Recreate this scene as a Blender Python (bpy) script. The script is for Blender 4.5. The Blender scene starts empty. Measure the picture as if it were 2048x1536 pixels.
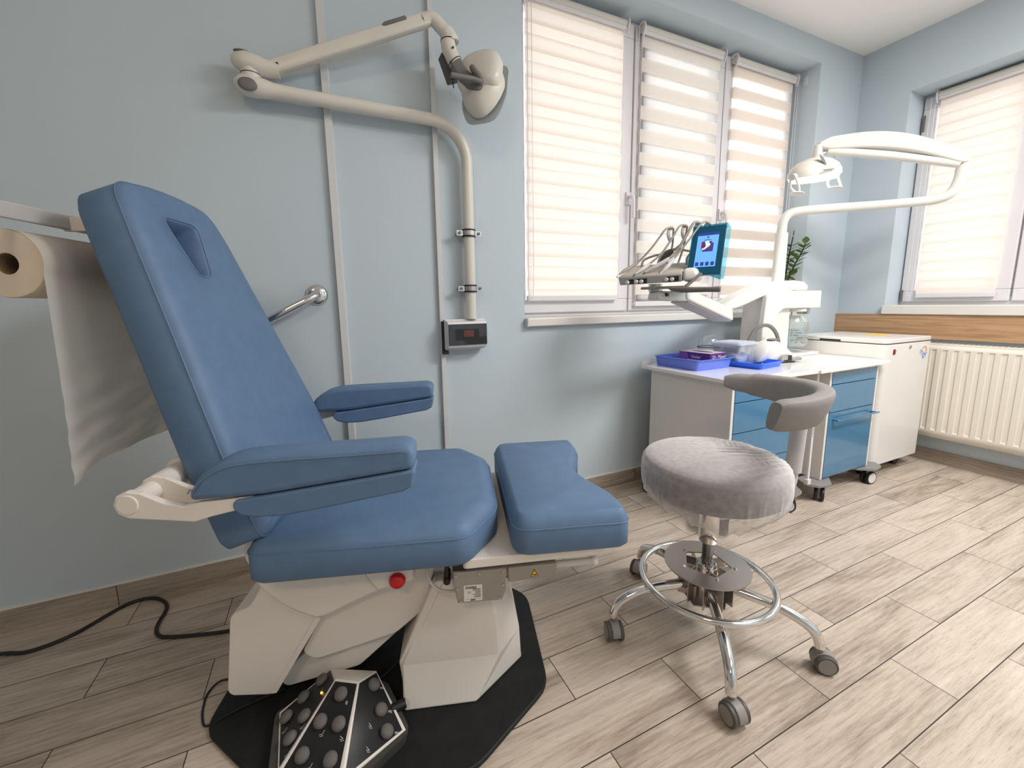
import bpy, bmesh, math, random
from mathutils import Vector, Matrix
PI = math.pi
random.seed(7)
SC = bpy.context.scene
COL = SC.collection

# ------------------------------------------------------------------ camera
cam_d = bpy.data.cameras.new('camera')
cam_d.sensor_fit = 'HORIZONTAL'
cam_d.sensor_width = 36.0
cam_d.lens = 825.3907 / 2048 * 36.0
cam_d.shift_x = (1024 - 1018.5166) / 2048
cam_d.shift_y = (735.5806 - 768) / 2048
cam_d.clip_start = 0.02
cam = bpy.data.objects.new('camera', cam_d)
COL.objects.link(cam)
Rr = Vector((0.90887024, -0.41678994, -0.0155253))
Rd = Vector((-0.0775601, -0.13232197, -0.98816766))
Rf = Vector((0.409804, 0.89932032, -0.15258977))
m = Matrix.Identity(4)
for i in range(3):
    m[i][0] = Rr[i]; m[i][1] = -Rd[i]; m[i][2] = -Rf[i]
m[0][3], m[1][3], m[2][3] = 0.0, -1.8776, 1.0852
cam.matrix_world = m
SC.camera = cam

# ------------------------------------------------------------------ light
world = bpy.data.worlds.new('daylight')
SC.world = world
world.use_nodes = True
bg = world.node_tree.nodes['Background']
bg.inputs[0].default_value = (1.0, 0.965, 0.93, 1)
bg.inputs[1].default_value = 2.6
SC.view_settings.view_transform = 'Standard'
SC.view_settings.look = 'None'
SC.view_settings.gamma = 1
SC.view_settings.use_curve_mapping = False
SC.view_settings.exposure = 0.0
SC.cycles.max_bounces = 10
SC.cycles.diffuse_bounces = 5
SC.cycles.glossy_bounces = 4
SC.cycles.transmission_bounces = 8
SC.cycles.transparent_max_bounces = 16
SC.cycles.sample_clamp_indirect = 4.0
SC.cycles.caustics_reflective = False
SC.cycles.caustics_refractive = False

def area(name, loc, target, sx, sy, power, col):
    d = bpy.data.lights.new(name, 'AREA')
    d.shape = 'RECTANGLE'; d.size = sx; d.size_y = sy
    d.energy = power; d.color = col
    o = bpy.data.objects.new(name, d)
    o.location = loc
    o.rotation_euler = (Vector(target) - Vector(loc)).to_track_quat('-Z', 'Y').to_euler()
    COL.objects.link(o)
    return o
# cool area lights added under the ceiling as unseen fill; warm lamp behind the camera
area('fill_light_cool', (2.4, -2.0, 2.76), (2.4, -2.0, 0), 1.2, 0.6, 82, (1.0, 0.965, 0.93))
area('fill_light_cool', (1.9, -3.1, 2.76), (1.9, -3.1, 0), 1.2, 0.6, 26, (1.0, 0.965, 0.93))
area('ceiling_light_warm', (-0.9, -3.0, 2.74), (-0.2, -1.6, 0.3), 0.5, 0.5, 23, (1.0, 0.72, 0.48))

# ------------------------------------------------------------------ materials
def nodes(mat):
    mat.use_nodes = True
    nt = mat.node_tree
    return nt, nt.nodes, nt.links, nt.nodes['Principled BSDF']
def M(name, col, rough=0.5, metal=0.0, bump=None, var=None, spec=0.5, coat=0.0, alpha=1.0, emit=None, trans=0.0, ior=1.45, sheen=0.0):
    mat = bpy.data.materials.new(name)
    nt, N, L, P = nodes(mat)
    P.inputs['Base Color'].default_value = (*col, 1)
    P.inputs['Roughness'].default_value = rough
    P.inputs['Metallic'].default_value = metal
    P.inputs['Specular IOR Level'].default_value = spec
    P.inputs['Coat Weight'].default_value = coat
    P.inputs['Coat Roughness'].default_value = 0.08
    P.inputs['Alpha'].default_value = alpha
    P.inputs['Transmission Weight'].default_value = trans
    P.inputs['IOR'].default_value = ior
    P.inputs['Sheen Weight'].default_value = sheen
    if emit:
        P.inputs['Emission Color'].default_value = (*emit[0], 1)
        P.inputs['Emission Strength'].default_value = emit[1]
    tc = N.new('ShaderNodeTexCoord')
    if bump:
        nz = N.new('ShaderNodeTexNoise'); nz.inputs['Scale'].default_value = bump[0]; nz.inputs['Detail'].default_value = 3
        L.new(tc.outputs['Object'], nz.inputs['Vector'])
        b = N.new('ShaderNodeBump'); b.inputs['Strength'].default_value = bump[1]; b.inputs['Distance'].default_value = bump[2] if len(bump) > 2 else 0.002
        L.new(nz.outputs['Fac'], b.inputs['Height']); L.new(b.outputs['Normal'], P.inputs['Normal'])
    if var:
        nz = N.new('ShaderNodeTexNoise'); nz.inputs['Scale'].default_value = var[0]; nz.inputs['Detail'].default_value = 4
        L.new(tc.outputs['Object'], nz.inputs['Vector'])
        cr = N.new('ShaderNodeMapRange')
        cr.inputs['From Min'].default_value = 0.3; cr.inputs['From Max'].default_value = 0.7
        cr.inputs['To Min'].default_value = 1 - var[1]; cr.inputs['To Max'].default_value = 1 + var[1]
        L.new(nz.outputs['Fac'], cr.inputs['Value'])
        hs = N.new('ShaderNodeHueSaturation'); hs.inputs['Color'].default_value = (*col, 1)
        L.new(cr.outputs['Result'], hs.inputs['Value']); L.new(hs.outputs['Color'], P.inputs['Base Color'])
    return mat

def math_n(N, L, op, a, b=None, c=None):
    n = N.new('ShaderNodeMath'); n.operation = op
    for i, v in enumerate((a, b, c)):
        if v is None: continue
        if isinstance(v, (int, float)): n.inputs[i].default_value = v
        else: L.new(v, n.inputs[i])
    return n.outputs[0]

TW, TL = 0.15, 0.6276          # floor tile width and length
def tile_material(name, use_wall=False, tint=1.12):
    mat = bpy.data.materials.new(name)
    nt, N, L, P = nodes(mat)
    geo = N.new('ShaderNodeNewGeometry')
    sep = N.new('ShaderNodeSeparateXYZ'); L.new(geo.outputs['Position'], sep.inputs[0])
    X, Y, Z = sep.outputs
    f = lambda op, a, b=None, c=None: math_n(N, L, op, a, b, c)
    if use_wall == 'x':      # skirting along X: one row
        row = f('ADD', 40.0, 0.0); u = f('DIVIDE', f('ADD', X, 0.147), 0.61); v = None
        GX, GY = X, Z
    elif use_wall == 'y':
        row = f('ADD', 77.0, 0.0); u = f('DIVIDE', f('ADD', Y, 0.52), 0.61); v = None
        GX, GY = Y, Z
    else:
        vv = f('DIVIDE', f('MULTIPLY', f('ADD', Y, 0.1473), -1.0), TW)
        row = f('FLOOR', vv); v = f('FRACT', vv)
        odd = f('MODULO', f('ADD', row, 20.0), 2.0)
        u = f('SUBTRACT', f('DIVIDE', X, TL), f('ADD', f('MULTIPLY', odd, 0.505), 0.395))
        GX, GY = X, Y
    col = f('FLOOR', u); fu = f('FRACT', u)
    # grout
    eu = f('MULTIPLY', f('MINIMUM', fu, f('SUBTRACT', 1.0, fu)), TL)
    g = f('LESS_THAN', eu, 0.0013)
    if v is not None:
        ev = f('MULTIPLY', f('MINIMUM', v, f('SUBTRACT', 1.0, v)), TW)
        g = f('MAXIMUM', g, f('LESS_THAN', ev, 0.0013))
    cmb = N.new('ShaderNodeCombineXYZ'); L.new(row, cmb.inputs[0]); L.new(col, cmb.inputs[1])
    wn = N.new('ShaderNodeTexWhiteNoise'); wn.noise_dimensions = '2D'; L.new(cmb.outputs[0], wn.inputs['Vector'])
    rnd = wn.outputs['Value']
    # grain coordinates, shifted per plank
    gc = N.new('ShaderNodeCombineXYZ')
    L.new(f('ADD', GX, f('MULTIPLY', rnd, 37.0)), gc.inputs[0])
    L.new(f('ADD', GY, f('MULTIPLY', rnd, 11.0)), gc.inputs[1])
    L.new(f('MULTIPLY', rnd, 5.0), gc.inputs[2])
    def noise(sx, sy, detail, dist=0.0, rough=0.55):
        mp = N.new('ShaderNodeMapping'); mp.inputs['Scale'].default_value = (sx, sy, 1)
        L.new(gc.outputs[0], mp.inputs['Vector'])
        n = N.new('ShaderNodeTexNoise'); n.inputs['Scale'].default_value = 1.0; n.inputs['Detail'].default_value = detail
        n.inputs['Distortion'].default_value = dist; n.inputs['Roughness'].default_value = rough
        L.new(mp.outputs[0], n.inputs['Vector']); return n.outputs['Fac']
    broad = noise(2.2, 14, 4, 0.9)
    fine = noise(9, 170, 4, 0.4, 0.7)
    pores = noise(26, 420, 2, 0.0, 0.6)
    mpw = N.new('ShaderNodeMapping'); mpw.inputs['Scale'].default_value = (1.6, 11, 1); L.new(gc.outputs[0], mpw.inputs['Vector'])
    wv = N.new('ShaderNodeTexWave'); wv.wave_type = 'RINGS'; wv.inputs['Scale'].default_value = 1.6
    wv.inputs['Distortion'].default_value = 5.0; wv.inputs['Detail'].default_value = 3; wv.inputs['Detail Scale'].default_value = 1.4
    L.new(mpw.outputs[0], wv.inputs['Vector'])
    ramp = N.new('ShaderNodeValToRGB')
    t = f('ADD', f('ADD', f('MULTIPLY', broad, 0.66), f('MULTIPLY', fine, 0.40)), f('MULTIPLY', wv.outputs['Fac'], 0.06))
    t = f('ADD', t, f('MULTIPLY', f('SUBTRACT', rnd, 0.5), 0.12))
    L.new(t, ramp.inputs['Fac'])
    e = ramp.color_ramp.elements
    k = tint
    e[0].position = 0.30; e[0].color = (0.19 * k, 0.147 * k, 0.112 * k, 1)
    e[1].position = 0.78; e[1].color = (0.55 * k, 0.475 * k, 0.405 * k, 1)
    x = ramp.color_ramp.elements.new(0.46); x.color = (0.345 * k, 0.283 * k, 0.228 * k, 1)
    x = ramp.color_ramp.elements.new(0.58); x.color = (0.455 * k, 0.386 * k, 0.322 * k, 1)
    dk = N.new('ShaderNodeMix'); dk.data_type = 'RGBA'; dk.blend_type = 'MULTIPLY'
    L.new(ramp.outputs['Color'], dk.inputs[6])
    pm = N.new('ShaderNodeMapRange'); pm.inputs['From Min'].default_value = 0.56; pm.inputs['From Max'].default_value = 0.72
    L.new(pores, pm.inputs['Value']); L.new(f('MULTIPLY', pm.outputs[0], 0.55), dk.inputs[0])
    dk.inputs[7].default_value = (0.55, 0.47, 0.40, 1)
    mx = N.new('ShaderNodeMix'); mx.data_type = 'RGBA'
    L.new(g, mx.inputs[0]); L.new(dk.outputs[2], mx.inputs[6]); mx.inputs[7].default_value = (0.028, 0.02, 0.015, 1)
    L.new(mx.outputs[2], P.inputs['Base Color'])
    P.inputs['Roughness'].default_value = 0.42
    P.inputs['Specular IOR Level'].default_value = 0.4
    b = N.new('ShaderNodeBump'); b.inputs['Strength'].default_value = 0.35; b.inputs['Distance'].default_value = 0.0015
    L.new(f('SUBTRACT', fine, f('MULTIPLY', g, 2.0)), b.inputs['Height']); L.new(b.outputs['Normal'], P.inputs['Normal'])
    return mat

def wood_material(name, c0, c1):
    mat = bpy.data.materials.new(name)
    nt, N, L, P = nodes(mat)
    tc = N.new('ShaderNodeTexCoord')
    mp = N.new('ShaderNodeMapping'); mp.inputs['Scale'].default_value = (3, 3, 60); L.new(tc.outputs['Object'], mp.inputs['Vector'])
    n = N.new('ShaderNodeTexNoise'); n.inputs['Scale'].default_value = 1.0; n.inputs['Detail'].default_value = 5; n.inputs['Distortion'].default_value = 0.8
    L.new(mp.outputs[0], n.inputs['Vector'])
    r = N.new('ShaderNodeValToRGB'); r.color_ramp.elements[0].position = 0.3; r.color_ramp.elements[1].position = 0.7
    r.color_ramp.elements[0].color = (*c0, 1); r.color_ramp.elements[1].color = (*c1, 1)
    L.new(n.outputs['Fac'], r.inputs['Fac']); L.new(r.outputs['Color'], P.inputs['Base Color'])
    P.inputs['Roughness'].default_value = 0.5
    return mat

def blind_material(name, col, z0, period, frac, opaque_t, sheer, veil=0.95):
    """striped day-and-night fabric: bands by height, translucent bands and sheer bands"""
    mat = bpy.data.materials.new(name)
    nt, N, L, P = nodes(mat)
    N.remove(P)
    out = N['Material Output']
    geo = N.new('ShaderNodeNewGeometry'); sep = N.new('ShaderNodeSeparateXYZ'); L.new(geo.outputs['Position'], sep.inputs[0])
    f = lambda op, a, b=None, c=None: math_n(N, L, op, a, b, c)
    s = f('FRACT', f('DIVIDE', f('SUBTRACT', sep.outputs[2], z0), period))
    band = f('LESS_THAN', s, frac)
    wvn = N.new('ShaderNodeTexNoise'); wvn.inputs['Scale'].default_value = 1.0; wvn.inputs['Detail'].default_value = 2
    mp = N.new('ShaderNodeMapping'); mp.inputs['Scale'].default_value = (30, 30, 700); L.new(geo.outputs['Position'], mp.inputs['Vector']); L.new(mp.outputs[0], wvn.inputs['Vector'])
    hs = N.new('ShaderNodeHueSaturation'); hs.inputs['Color'].default_value = (*col, 1)
    L.new(f('ADD', 0.9, f('MULTIPLY', wvn.outputs['Fac'], 0.2)), hs.inputs['Value'])
    tr = N.new('ShaderNodeBsdfTranslucent'); L.new(hs.outputs['Color'], tr.inputs['Color'])
    df = N.new('ShaderNodeBsdfDiffuse'); L.new(hs.outputs['Color'], df.inputs['Color'])
    op = N.new('ShaderNodeMixShader'); op.inputs[0].default_value = opaque_t; L.new(df.outputs[0], op.inputs[1]); L.new(tr.outputs[0], op.inputs[2])
    tp = N.new('ShaderNodeBsdfTransparent'); tr2 = N.new('ShaderNodeBsdfTranslucent'); tr2.inputs['Color'].default_value = (veil, veil * 0.98, veil * 0.97, 1)
    sh = N.new('ShaderNodeMixShader'); sh.inputs[0].default_value = sheer; L.new(tr2.outputs[0], sh.inputs[1]); L.new(tp.outputs[0], sh.inputs[2])
    mx = N.new('ShaderNodeMixShader'); L.new(band, mx.inputs[0]); L.new(sh.outputs[0], mx.inputs[1]); L.new(op.outputs[0], mx.inputs[2])
    L.new(mx.outputs[0], out.inputs['Surface'])
    return mat

def clear_material(name, col=(1, 1, 1), gloss=0.08, rough=0.03, haze=0.0):
    """clear pane or plastic: mostly see-through with a reflection"""
    mat = bpy.data.materials.new(name)
    nt, N, L, P = nodes(mat); N.remove(P)
    out = N['Material Output']
    tp = N.new('ShaderNodeBsdfTransparent'); tp.inputs['Color'].default_value = (*col, 1)
    gl = N.new('ShaderNodeBsdfGlossy'); gl.inputs['Roughness'].default_value = rough
    lw = N.new('ShaderNodeLayerWeight'); lw.inputs['Blend'].default_value = 0.25
    f = math_n(N, L, 'ADD', math_n(N, L, 'MULTIPLY', lw.outputs['Facing'], 0.45), gloss)
    mx = N.new('ShaderNodeMixShader'); L.new(f, mx.inputs[0]); L.new(tp.outputs[0], mx.inputs[1]); L.new(gl.outputs[0], mx.inputs[2])
    if haze > 0:
        d = N.new('ShaderNodeBsdfDiffuse'); d.inputs['Color'].default_value = (*col, 1)
        m2 = N.new('ShaderNodeMixShader'); m2.inputs[0].default_value = haze
        L.new(mx.outputs[0], m2.inputs[1]); L.new(d.outputs[0], m2.inputs[2]); L.new(m2.outputs[0], out.inputs['Surface'])
    else:
        L.new(mx.outputs[0], out.inputs['Surface'])
    return mat

def veil_material(name, col, lo, hi, scale, stretch=(1, 1, 1)):
    """thin non-woven or paper veil, cloudy cover over what lies under it"""
    mat = bpy.data.materials.new(name)
    nt, N, L, P = nodes(mat); N.remove(P)
    out = N['Material Output']
    tc = N.new('ShaderNodeTexCoord'); mp = N.new('ShaderNodeMapping'); mp.inputs['Scale'].default_value = stretch
    L.new(tc.outputs['Object'], mp.inputs['Vector'])
    n = N.new('ShaderNodeTexNoise'); n.inputs['Scale'].default_value = scale; n.inputs['Detail'].default_value = 6; L.new(mp.outputs[0], n.inputs['Vector'])
    mr = N.new('ShaderNodeMapRange'); mr.inputs['From Min'].default_value = 0.3; mr.inputs['From Max'].default_value = 0.7
    mr.inputs['To Min'].default_value = lo; mr.inputs['To Max'].default_value = hi; L.new(n.outputs['Fac'], mr.inputs['Value'])
    df = N.new('ShaderNodeBsdfDiffuse'); df.inputs['Color'].default_value = (*col, 1)
    tr = N.new('ShaderNodeBsdfTranslucent'); tr.inputs['Color'].default_value = (*col, 1)
    a = N.new('ShaderNodeMixShader'); a.inputs[0].default_value = 0.35; L.new(df.outputs[0], a.inputs[1]); L.new(tr.outputs[0], a.inputs[2])
    tp = N.new('ShaderNodeBsdfTransparent')
    lw = N.new('ShaderNodeLayerWeight'); lw.inputs['Blend'].default_value = 0.5
    f = lambda op, a, b=None: math_n(N, L, op, a, b)
    cosv = f('MAXIMUM', f('SUBTRACT', 1.0, lw.outputs['Facing']), 0.12)
    alpha = f('SUBTRACT', 1.0, f('POWER', f('SUBTRACT', 1.0, mr.outputs[0]), f('DIVIDE', 1.0, cosv)))
    mx = N.new('ShaderNodeMixShader'); L.new(alpha, mx.inputs[0]); L.new(tp.outputs[0], mx.inputs[1]); L.new(a.outputs[0], mx.inputs[2])
    L.new(mx.outputs[0], out.inputs['Surface'])
    return mat

m_wall = M('blue_wall_paint', (0.505, 0.585, 0.640), 0.75, bump=(420, 0.12, 0.001), var=(1.5, 0.02), spec=0.25)
m_ceil = M('white_ceiling_paint', (0.88, 0.86, 0.84), 0.85, bump=(300, 0.1, 0.001), spec=0.2)
m_floor = tile_material('wood_look_floor_tile')
m_base_x = tile_material('wood_look_skirting_x', 'x', 0.80)
m_base_y = tile_material('wood_look_skirting_y', 'y', 0.80)
m_strip = M('pale_trim_plastic', (0.60, 0.61, 0.62), 0.5, var=(3, 0.03))
m_pvc = M('white_window_plastic', (0.68, 0.67, 0.70), 0.35, var=(4, 0.02))
m_sill = M('white_sill', (0.70, 0.69, 0.66), 0.4, var=(5, 0.03))
m_oak = wood_material('oak_board', (0.34, 0.19, 0.095), (0.56, 0.36, 0.205))
m_pane = clear_material('window_glass', (0.97, 0.98, 0.98), 0.03)
m_blue = M('blue_leatherette', (0.108, 0.186, 0.312), 0.50, bump=(900, 0.16, 0.0006), var=(25, 0.06), spec=0.35)
m_seam = M('pale_blue_piping', (0.118, 0.190, 0.305), 0.5, var=(60, 0.05))
m_white = M('white_lacquer', (0.74, 0.70, 0.655), 0.42, bump=(700, 0.05, 0.0005), var=(6, 0.02))
m_plate = M('black_powder_coat', (0.012, 0.013, 0.014), 0.55, bump=(500, 0.2, 0.0006), var=(30, 0.2), spec=0.3)
m_grey = M('grey_actuator_plastic', (0.30, 0.27, 0.24), 0.5, var=(10, 0.03))
m_dgrey = M('dark_grey_plastic', (0.085, 0.08, 0.076), 0.5, var=(12, 0.08))
m_steel = M('brushed_steel', (0.55, 0.53, 0.51), 0.28, 1.0, bump=(200, 0.03, 0.0004))
m_chrome = M('chrome', (0.76, 0.74, 0.72), 0.09, 1.0, var=(8, 0.02))
m_satin = M('satin_steel_disc', (0.47, 0.43, 0.40), 0.42, 1.0, bump=(260, 0.04, 0.0004))
m_black = M('black_rubber', (0.012, 0.012, 0.013), 0.45, var=(20, 0.2))
m_red = M('red_button', (0.62, 0.012, 0.02), 0.3, var=(30, 0.05))
m_paper = M('white_paper_label', (0.68, 0.66, 0.62), 0.7, var=(40, 0.02))
m_ink = M('black_ink', (0.02, 0.02, 0.02), 0.6, var=(40, 0.1))
m_yel = M('yellow_sticker', (0.85, 0.55, 0.02), 0.45, var=(30, 0.03))
m_ivory = M('ivory_lamp_enamel', (0.66, 0.635, 0.575), 0.33, bump=(400, 0.03, 0.0005), var=(9, 0.03))
m_grip = M('grey_rubber_grip', (0.16, 0.155, 0.148), 0.55, var=(14, 0.06))
m_unit = M('white_unit_enamel', (0.68, 0.67, 0.635), 0.3, var=(9, 0.02))
m_cab = M('white_cabinet_board', (0.72, 0.70, 0.68), 0.25, var=(5, 0.02))
m_top = M('white_glass_worktop', (0.80, 0.79, 0.80), 0.12, var=(5, 0.01), coat=0.3)
m_front = M('petrol_blue_gloss_front', (0.055, 0.19, 0.34), 0.08, var=(3, 0.04), coat=0.5)
m_gap = M('dark_gap', (0.01, 0.012, 0.015), 0.7, var=(9, 0.1))
m_rad = M('cream_radiator_enamel', (0.78, 0.74, 0.65), 0.3, var=(5, 0.015))
m_stool = M('grey_stool_upholstery', (0.095, 0.09, 0.097), 0.75, bump=(700, 0.15, 0.0006), var=(40, 0.08))
m_sback = M('warm_grey_foam_arm', (0.27, 0.26, 0.25), 0.72, bump=(1200, 0.2, 0.0005), var=(60, 0.05))
m_gp = M('light_grey_plastic', (0.52, 0.50, 0.50), 0.45, var=(12, 0.03))
m_tyre = M('grey_caster_hood', (0.255, 0.238, 0.22), 0.5, var=(15, 0.05))
m_veil = veil_material('non_woven_veil', (0.95, 0.91, 0.90), 0.26, 0.36, 60)
m_tissue = veil_material('crepe_paper', (0.72, 0.69, 0.64), 0.80, 1.0, 14)
m_tray = M('blue_plastic_tray', (0.125, 0.20, 0.70), 0.32, var=(10, 0.03))
m_tray2 = M('bright_blue_plastic_tray', (0.02, 0.15, 0.80), 0.3, var=(10, 0.03))
m_purple = M('purple_card', (0.10, 0.025, 0.20), 0.45, var=(14, 0.05))
m_lilac = M('lilac_card', (0.50, 0.42, 0.55), 0.5, var=(14, 0.03))
m_clear = clear_material('clear_plastic', (0.93, 0.95, 0.97), 0.06, 0.05, 0.10)
m_lid = clear_material('milky_lid_plastic', (0.80, 0.84, 0.96), 0.06, 0.15, 0.55)
m_dome = clear_material('clear_glass', (0.94, 0.96, 0.97), 0.06, 0.02)
m_cotton = M('white_cotton', (0.8, 0.78, 0.76), 0.9, bump=(60, 0.6, 0.01))
m_water = clear_material('bottle_water', (0.80, 0.88, 0.92), 0.05, 0.02, 0.12)
m_glass = clear_material('bottle_glass', (0.95, 0.96, 0.92), 0.07, 0.03, 0.10)
m_film = clear_material('blue_barrier_film', (0.10, 0.55, 0.72), 0.10, 0.12, 0.22)
m_teal = M('blue_filmed_screen_bezel', (0.0, 0.085, 0.165), 0.25, var=(12, 0.1))
m_scr = M('lit_screen', (0.05, 0.1, 0.2), 0.3, emit=((0.16, 0.45, 0.95), 1.0))
m_scrdk = M('lit_screen_navy', (0.02, 0.03, 0.1), 0.3, emit=((0.01, 0.035, 0.26), 1.0))
m_scrrd = M('lit_screen_plum', (0.1, 0.02, 0.05), 0.3, emit=((0.09, 0.012, 0.09), 1.0))
m_scrwt = M('lit_screen_pale', (0.4, 0.5, 0.6), 0.3, emit=((0.42, 0.74, 1.0), 1.0))
m_hose = M('beige_hose', (0.36, 0.33, 0.30), 0.5, var=(12, 0.05))
m_leaf = M('green_leaf', (0.055, 0.13, 0.018), 0.45, var=(18, 0.4))
m_leafy = M('young_yellow_leaf', (0.36, 0.42, 0.06), 0.45, var=(18, 0.3))
m_stem = M('dark_stem', (0.03, 0.022, 0.016), 0.7, var=(20, 0.2))
m_lampglow = M('lit_lamp_glass', (0.9, 0.9, 0.88), 0.2, emit=((1.0, 0.98, 0.93), 6.0))
m_bluelens = M('blue_reflector_glass', (0.03, 0.08, 0.25), 0.06, coat=0.6, var=(9, 0.1))
m_smoke = M('smoked_window', (0.035, 0.035, 0.04), 0.06, var=(8, 0.1), coat=0.4)
m_brown = M('brown_breaker', (0.12, 0.035, 0.03), 0.4, var=(20, 0.1))
m_blueink = M('blue_logo_ink', (0.06, 0.25, 0.70), 0.4, var=(20, 0.05))
m_redink = M('orange_logo_ink', (0.75, 0.28, 0.10), 0.4, var=(20, 0.05))
m_whiteink = M('white_print', (0.8, 0.8, 0.78), 0.5, var=(20, 0.02))
m_pedbtn = M('grey_pedal_button', (0.125, 0.115, 0.11), 0.7, bump=(900, 0.3, 0.0008), var=(50, 0.08))
m_pedpan = M('black_pedal_panel', (0.013, 0.014, 0.016), 0.4, var=(20, 0.2))
m_olive = M('grey_pedal_tray', (0.05, 0.05, 0.042), 0.5, var=(15, 0.06))
m_led = M('orange_led', (0.9, 0.4, 0.05), 0.3, emit=((1.0, 0.38, 0.04), 4.0))

# ------------------------------------------------------------------ mesh helpers
def obj(name, bm, mat, parent=None, smooth=True, bevel=0.0, seg=3, sub=0, angle=40, solid=0.0):
    bmesh.ops.recalc_face_normals(bm, faces=bm.faces)
    me = bpy.data.meshes.new(name)
    bm.to_mesh(me); bm.free()
    mats = mat if isinstance(mat, (list, tuple)) else [mat]
    for x in mats: me.materials.append(x)
    if smooth:
        me.shade_smooth()
        me.set_sharp_from_angle(angle=math.radians(angle))
    o = bpy.data.objects.new(name, me)
    COL.objects.link(o)
    if parent: o.parent = parent
    if solid:
        s = o.modifiers.new('solid', 'SOLIDIFY'); s.thickness = solid; s.offset = 0
    if bevel:
        b = o.modifiers.new('bevel', 'BEVEL'); b.width = bevel; b.segments = seg; b.limit_method = 'ANGLE'; b.angle_limit = math.radians(32)
        b.harden_normals = False
    if sub:
        s = o.modifiers.new('sub', 'SUBSURF'); s.levels = sub; s.render_levels = sub
    return o
def tag(o, label, cat, group=None):
    o['label'] = label; o['category'] = cat
    if group: o['group'] = group
    return o
def thing(name, label, cat, loc=(0, 0, 0), rz=0.0, group=None):
    o = bpy.data.objects.new(name, None)
    o.empty_display_size = 0.05
    o.location = loc; o.rotation_euler = (0, 0, rz)
    COL.objects.link(o)
    return tag(o, label, cat, group)
def struct(name, bm, mat, parent=None, **k):
    o = obj(name, bm, mat, parent, **k)
    if parent is None: o['kind'] = 'structure'
    return o
B = bmesh.new
def box(bm, x0, x1, y0, y1, z0, z1, mi=0, M4=None):
    vs = []
    for z in (z0, z1):
        for x, y in ((x0, y0), (x1, y0), (x1, y1), (x0, y1)):
            v = Vector((x, y, z))
            vs.append(bm.verts.new(M4 @ v if M4 else v))
    for q in ((3, 2, 1, 0), (4, 5, 6, 7), (0, 1, 5, 4), (1, 2, 6, 5), (2, 3, 7, 6), (3, 0, 4, 7)):
        bm.faces.new([vs[i] for i in q]).material_index = mi
    return bm
def prism(bm, pts, f, a, b, mi=0):
    """polygon pts (p,q) swept from a to b through f(p,q,t)"""
    lo = [bm.verts.new(f(p, q, a)) for p, q in pts]
    hi = [bm.verts.new(f(p, q, b)) for p, q in pts]
    n = len(pts)
    for i in range(n):
        bm.faces.new((lo[i], lo[(i + 1) % n], hi[(i + 1) % n], hi[i])).material_index = mi
    bm.faces.new(lo[::-1]).material_index = mi
    bm.faces.new(hi).material_index = mi
    return bm
XZ = lambda p, q, t: Vector((p, t, q))      # profile in x-z swept along y
XY = lambda p, q, t: Vector((p, q, t))      # plan swept up
YZ = lambda p, q, t: Vector((t, p, q))
def catmull(pts, n=6, closed=False):
    P = [Vector(p) for p in pts]; out = []
    N = len(P)
    rng = range(N if closed else N - 1)
    for i in rng:
        p1, p2 = P[i], P[(i + 1) % N]
        p0 = P[i - 1] if (closed or i > 0) else p1 * 2 - p2
        p3 = P[(i + 2) % N] if (closed or i + 2 < N) else p2 * 2 - p1
        for k in range(n):
            t = k / n
            out.append(0.5 * ((2 * p1) + (p2 - p0) * t + (2 * p0 - 5 * p1 + 4 * p2 - p3) * t * t + (3 * p1 - p0 - 3 * p2 + p3) * t ** 3))
    if not closed: out.append(P[-1])
    return out
def tube(bm, path, r, n=12, closed=False, cap=True, flat=None, mi=0, up=None):
    """round (or flat: (a,b) half sizes) tube along a path; r a number or one per point"""
    P = [Vector(p) for p in path]; N = len(P)
    rings = []
    tan = []
    for i in range(N):
        if closed: t = P[(i + 1) % N] - P[i - 1]
        else: t = P[min(i + 1, N - 1)] - P[max(i - 1, 0)]
        tan.append(t.normalized() if t.length > 1e-9 else Vector((0, 0, 1)))
    u = Vector(up) if up else (Vector((0, 0, 1)) if abs(tan[0].z) < 0.9 else Vector((1, 0, 0)))
    nrm = (u - tan[0] * u.dot(tan[0])).normalized()
    for i in range(N):
        if up:
            u = Vector(up); nrm = (u - tan[i] * u.dot(tan[i])).normalized()
        else:
            nrm = (nrm - tan[i] * nrm.dot(tan[i])).normalized()
        bi = tan[i].cross(nrm)
        rr = r[i] if isinstance(r, (list, tuple)) else r
        ring = []
        for k in range(n):
            a = 2 * PI * k / n
            ca, sa = math.cos(a), math.sin(a)
            if flat:
                fa, fb = flat
                ex = 0.45
                ca = math.copysign(abs(ca) ** ex, ca); sa = math.copysign(abs(sa) ** ex, sa)
                ring.append(bm.verts.new(P[i] + nrm * ca * fa * rr + bi * sa * fb * rr))
            else:
                ring.append(bm.verts.new(P[i] + nrm * ca * rr + bi * sa * rr))
        rings.append(ring)
    for i in range(N if closed else N - 1):
        a, b = rings[i], rings[(i + 1) % N]
        for k in range(n):
            bm.faces.new((a[k], a[(k + 1) % n], b[(k + 1) % n], b[k])).material_index = mi
    if cap and not closed:
        bm.faces.new(rings[0][::-1]).material_index = mi
        bm.faces.new(rings[-1]).material_index = mi
    return bm
def cyl(bm, a, b, r, n=24, r2=None, mi=0):
    return tube(bm, [a, b], [r, r if r2 is None else r2], n, mi=mi)
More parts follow.
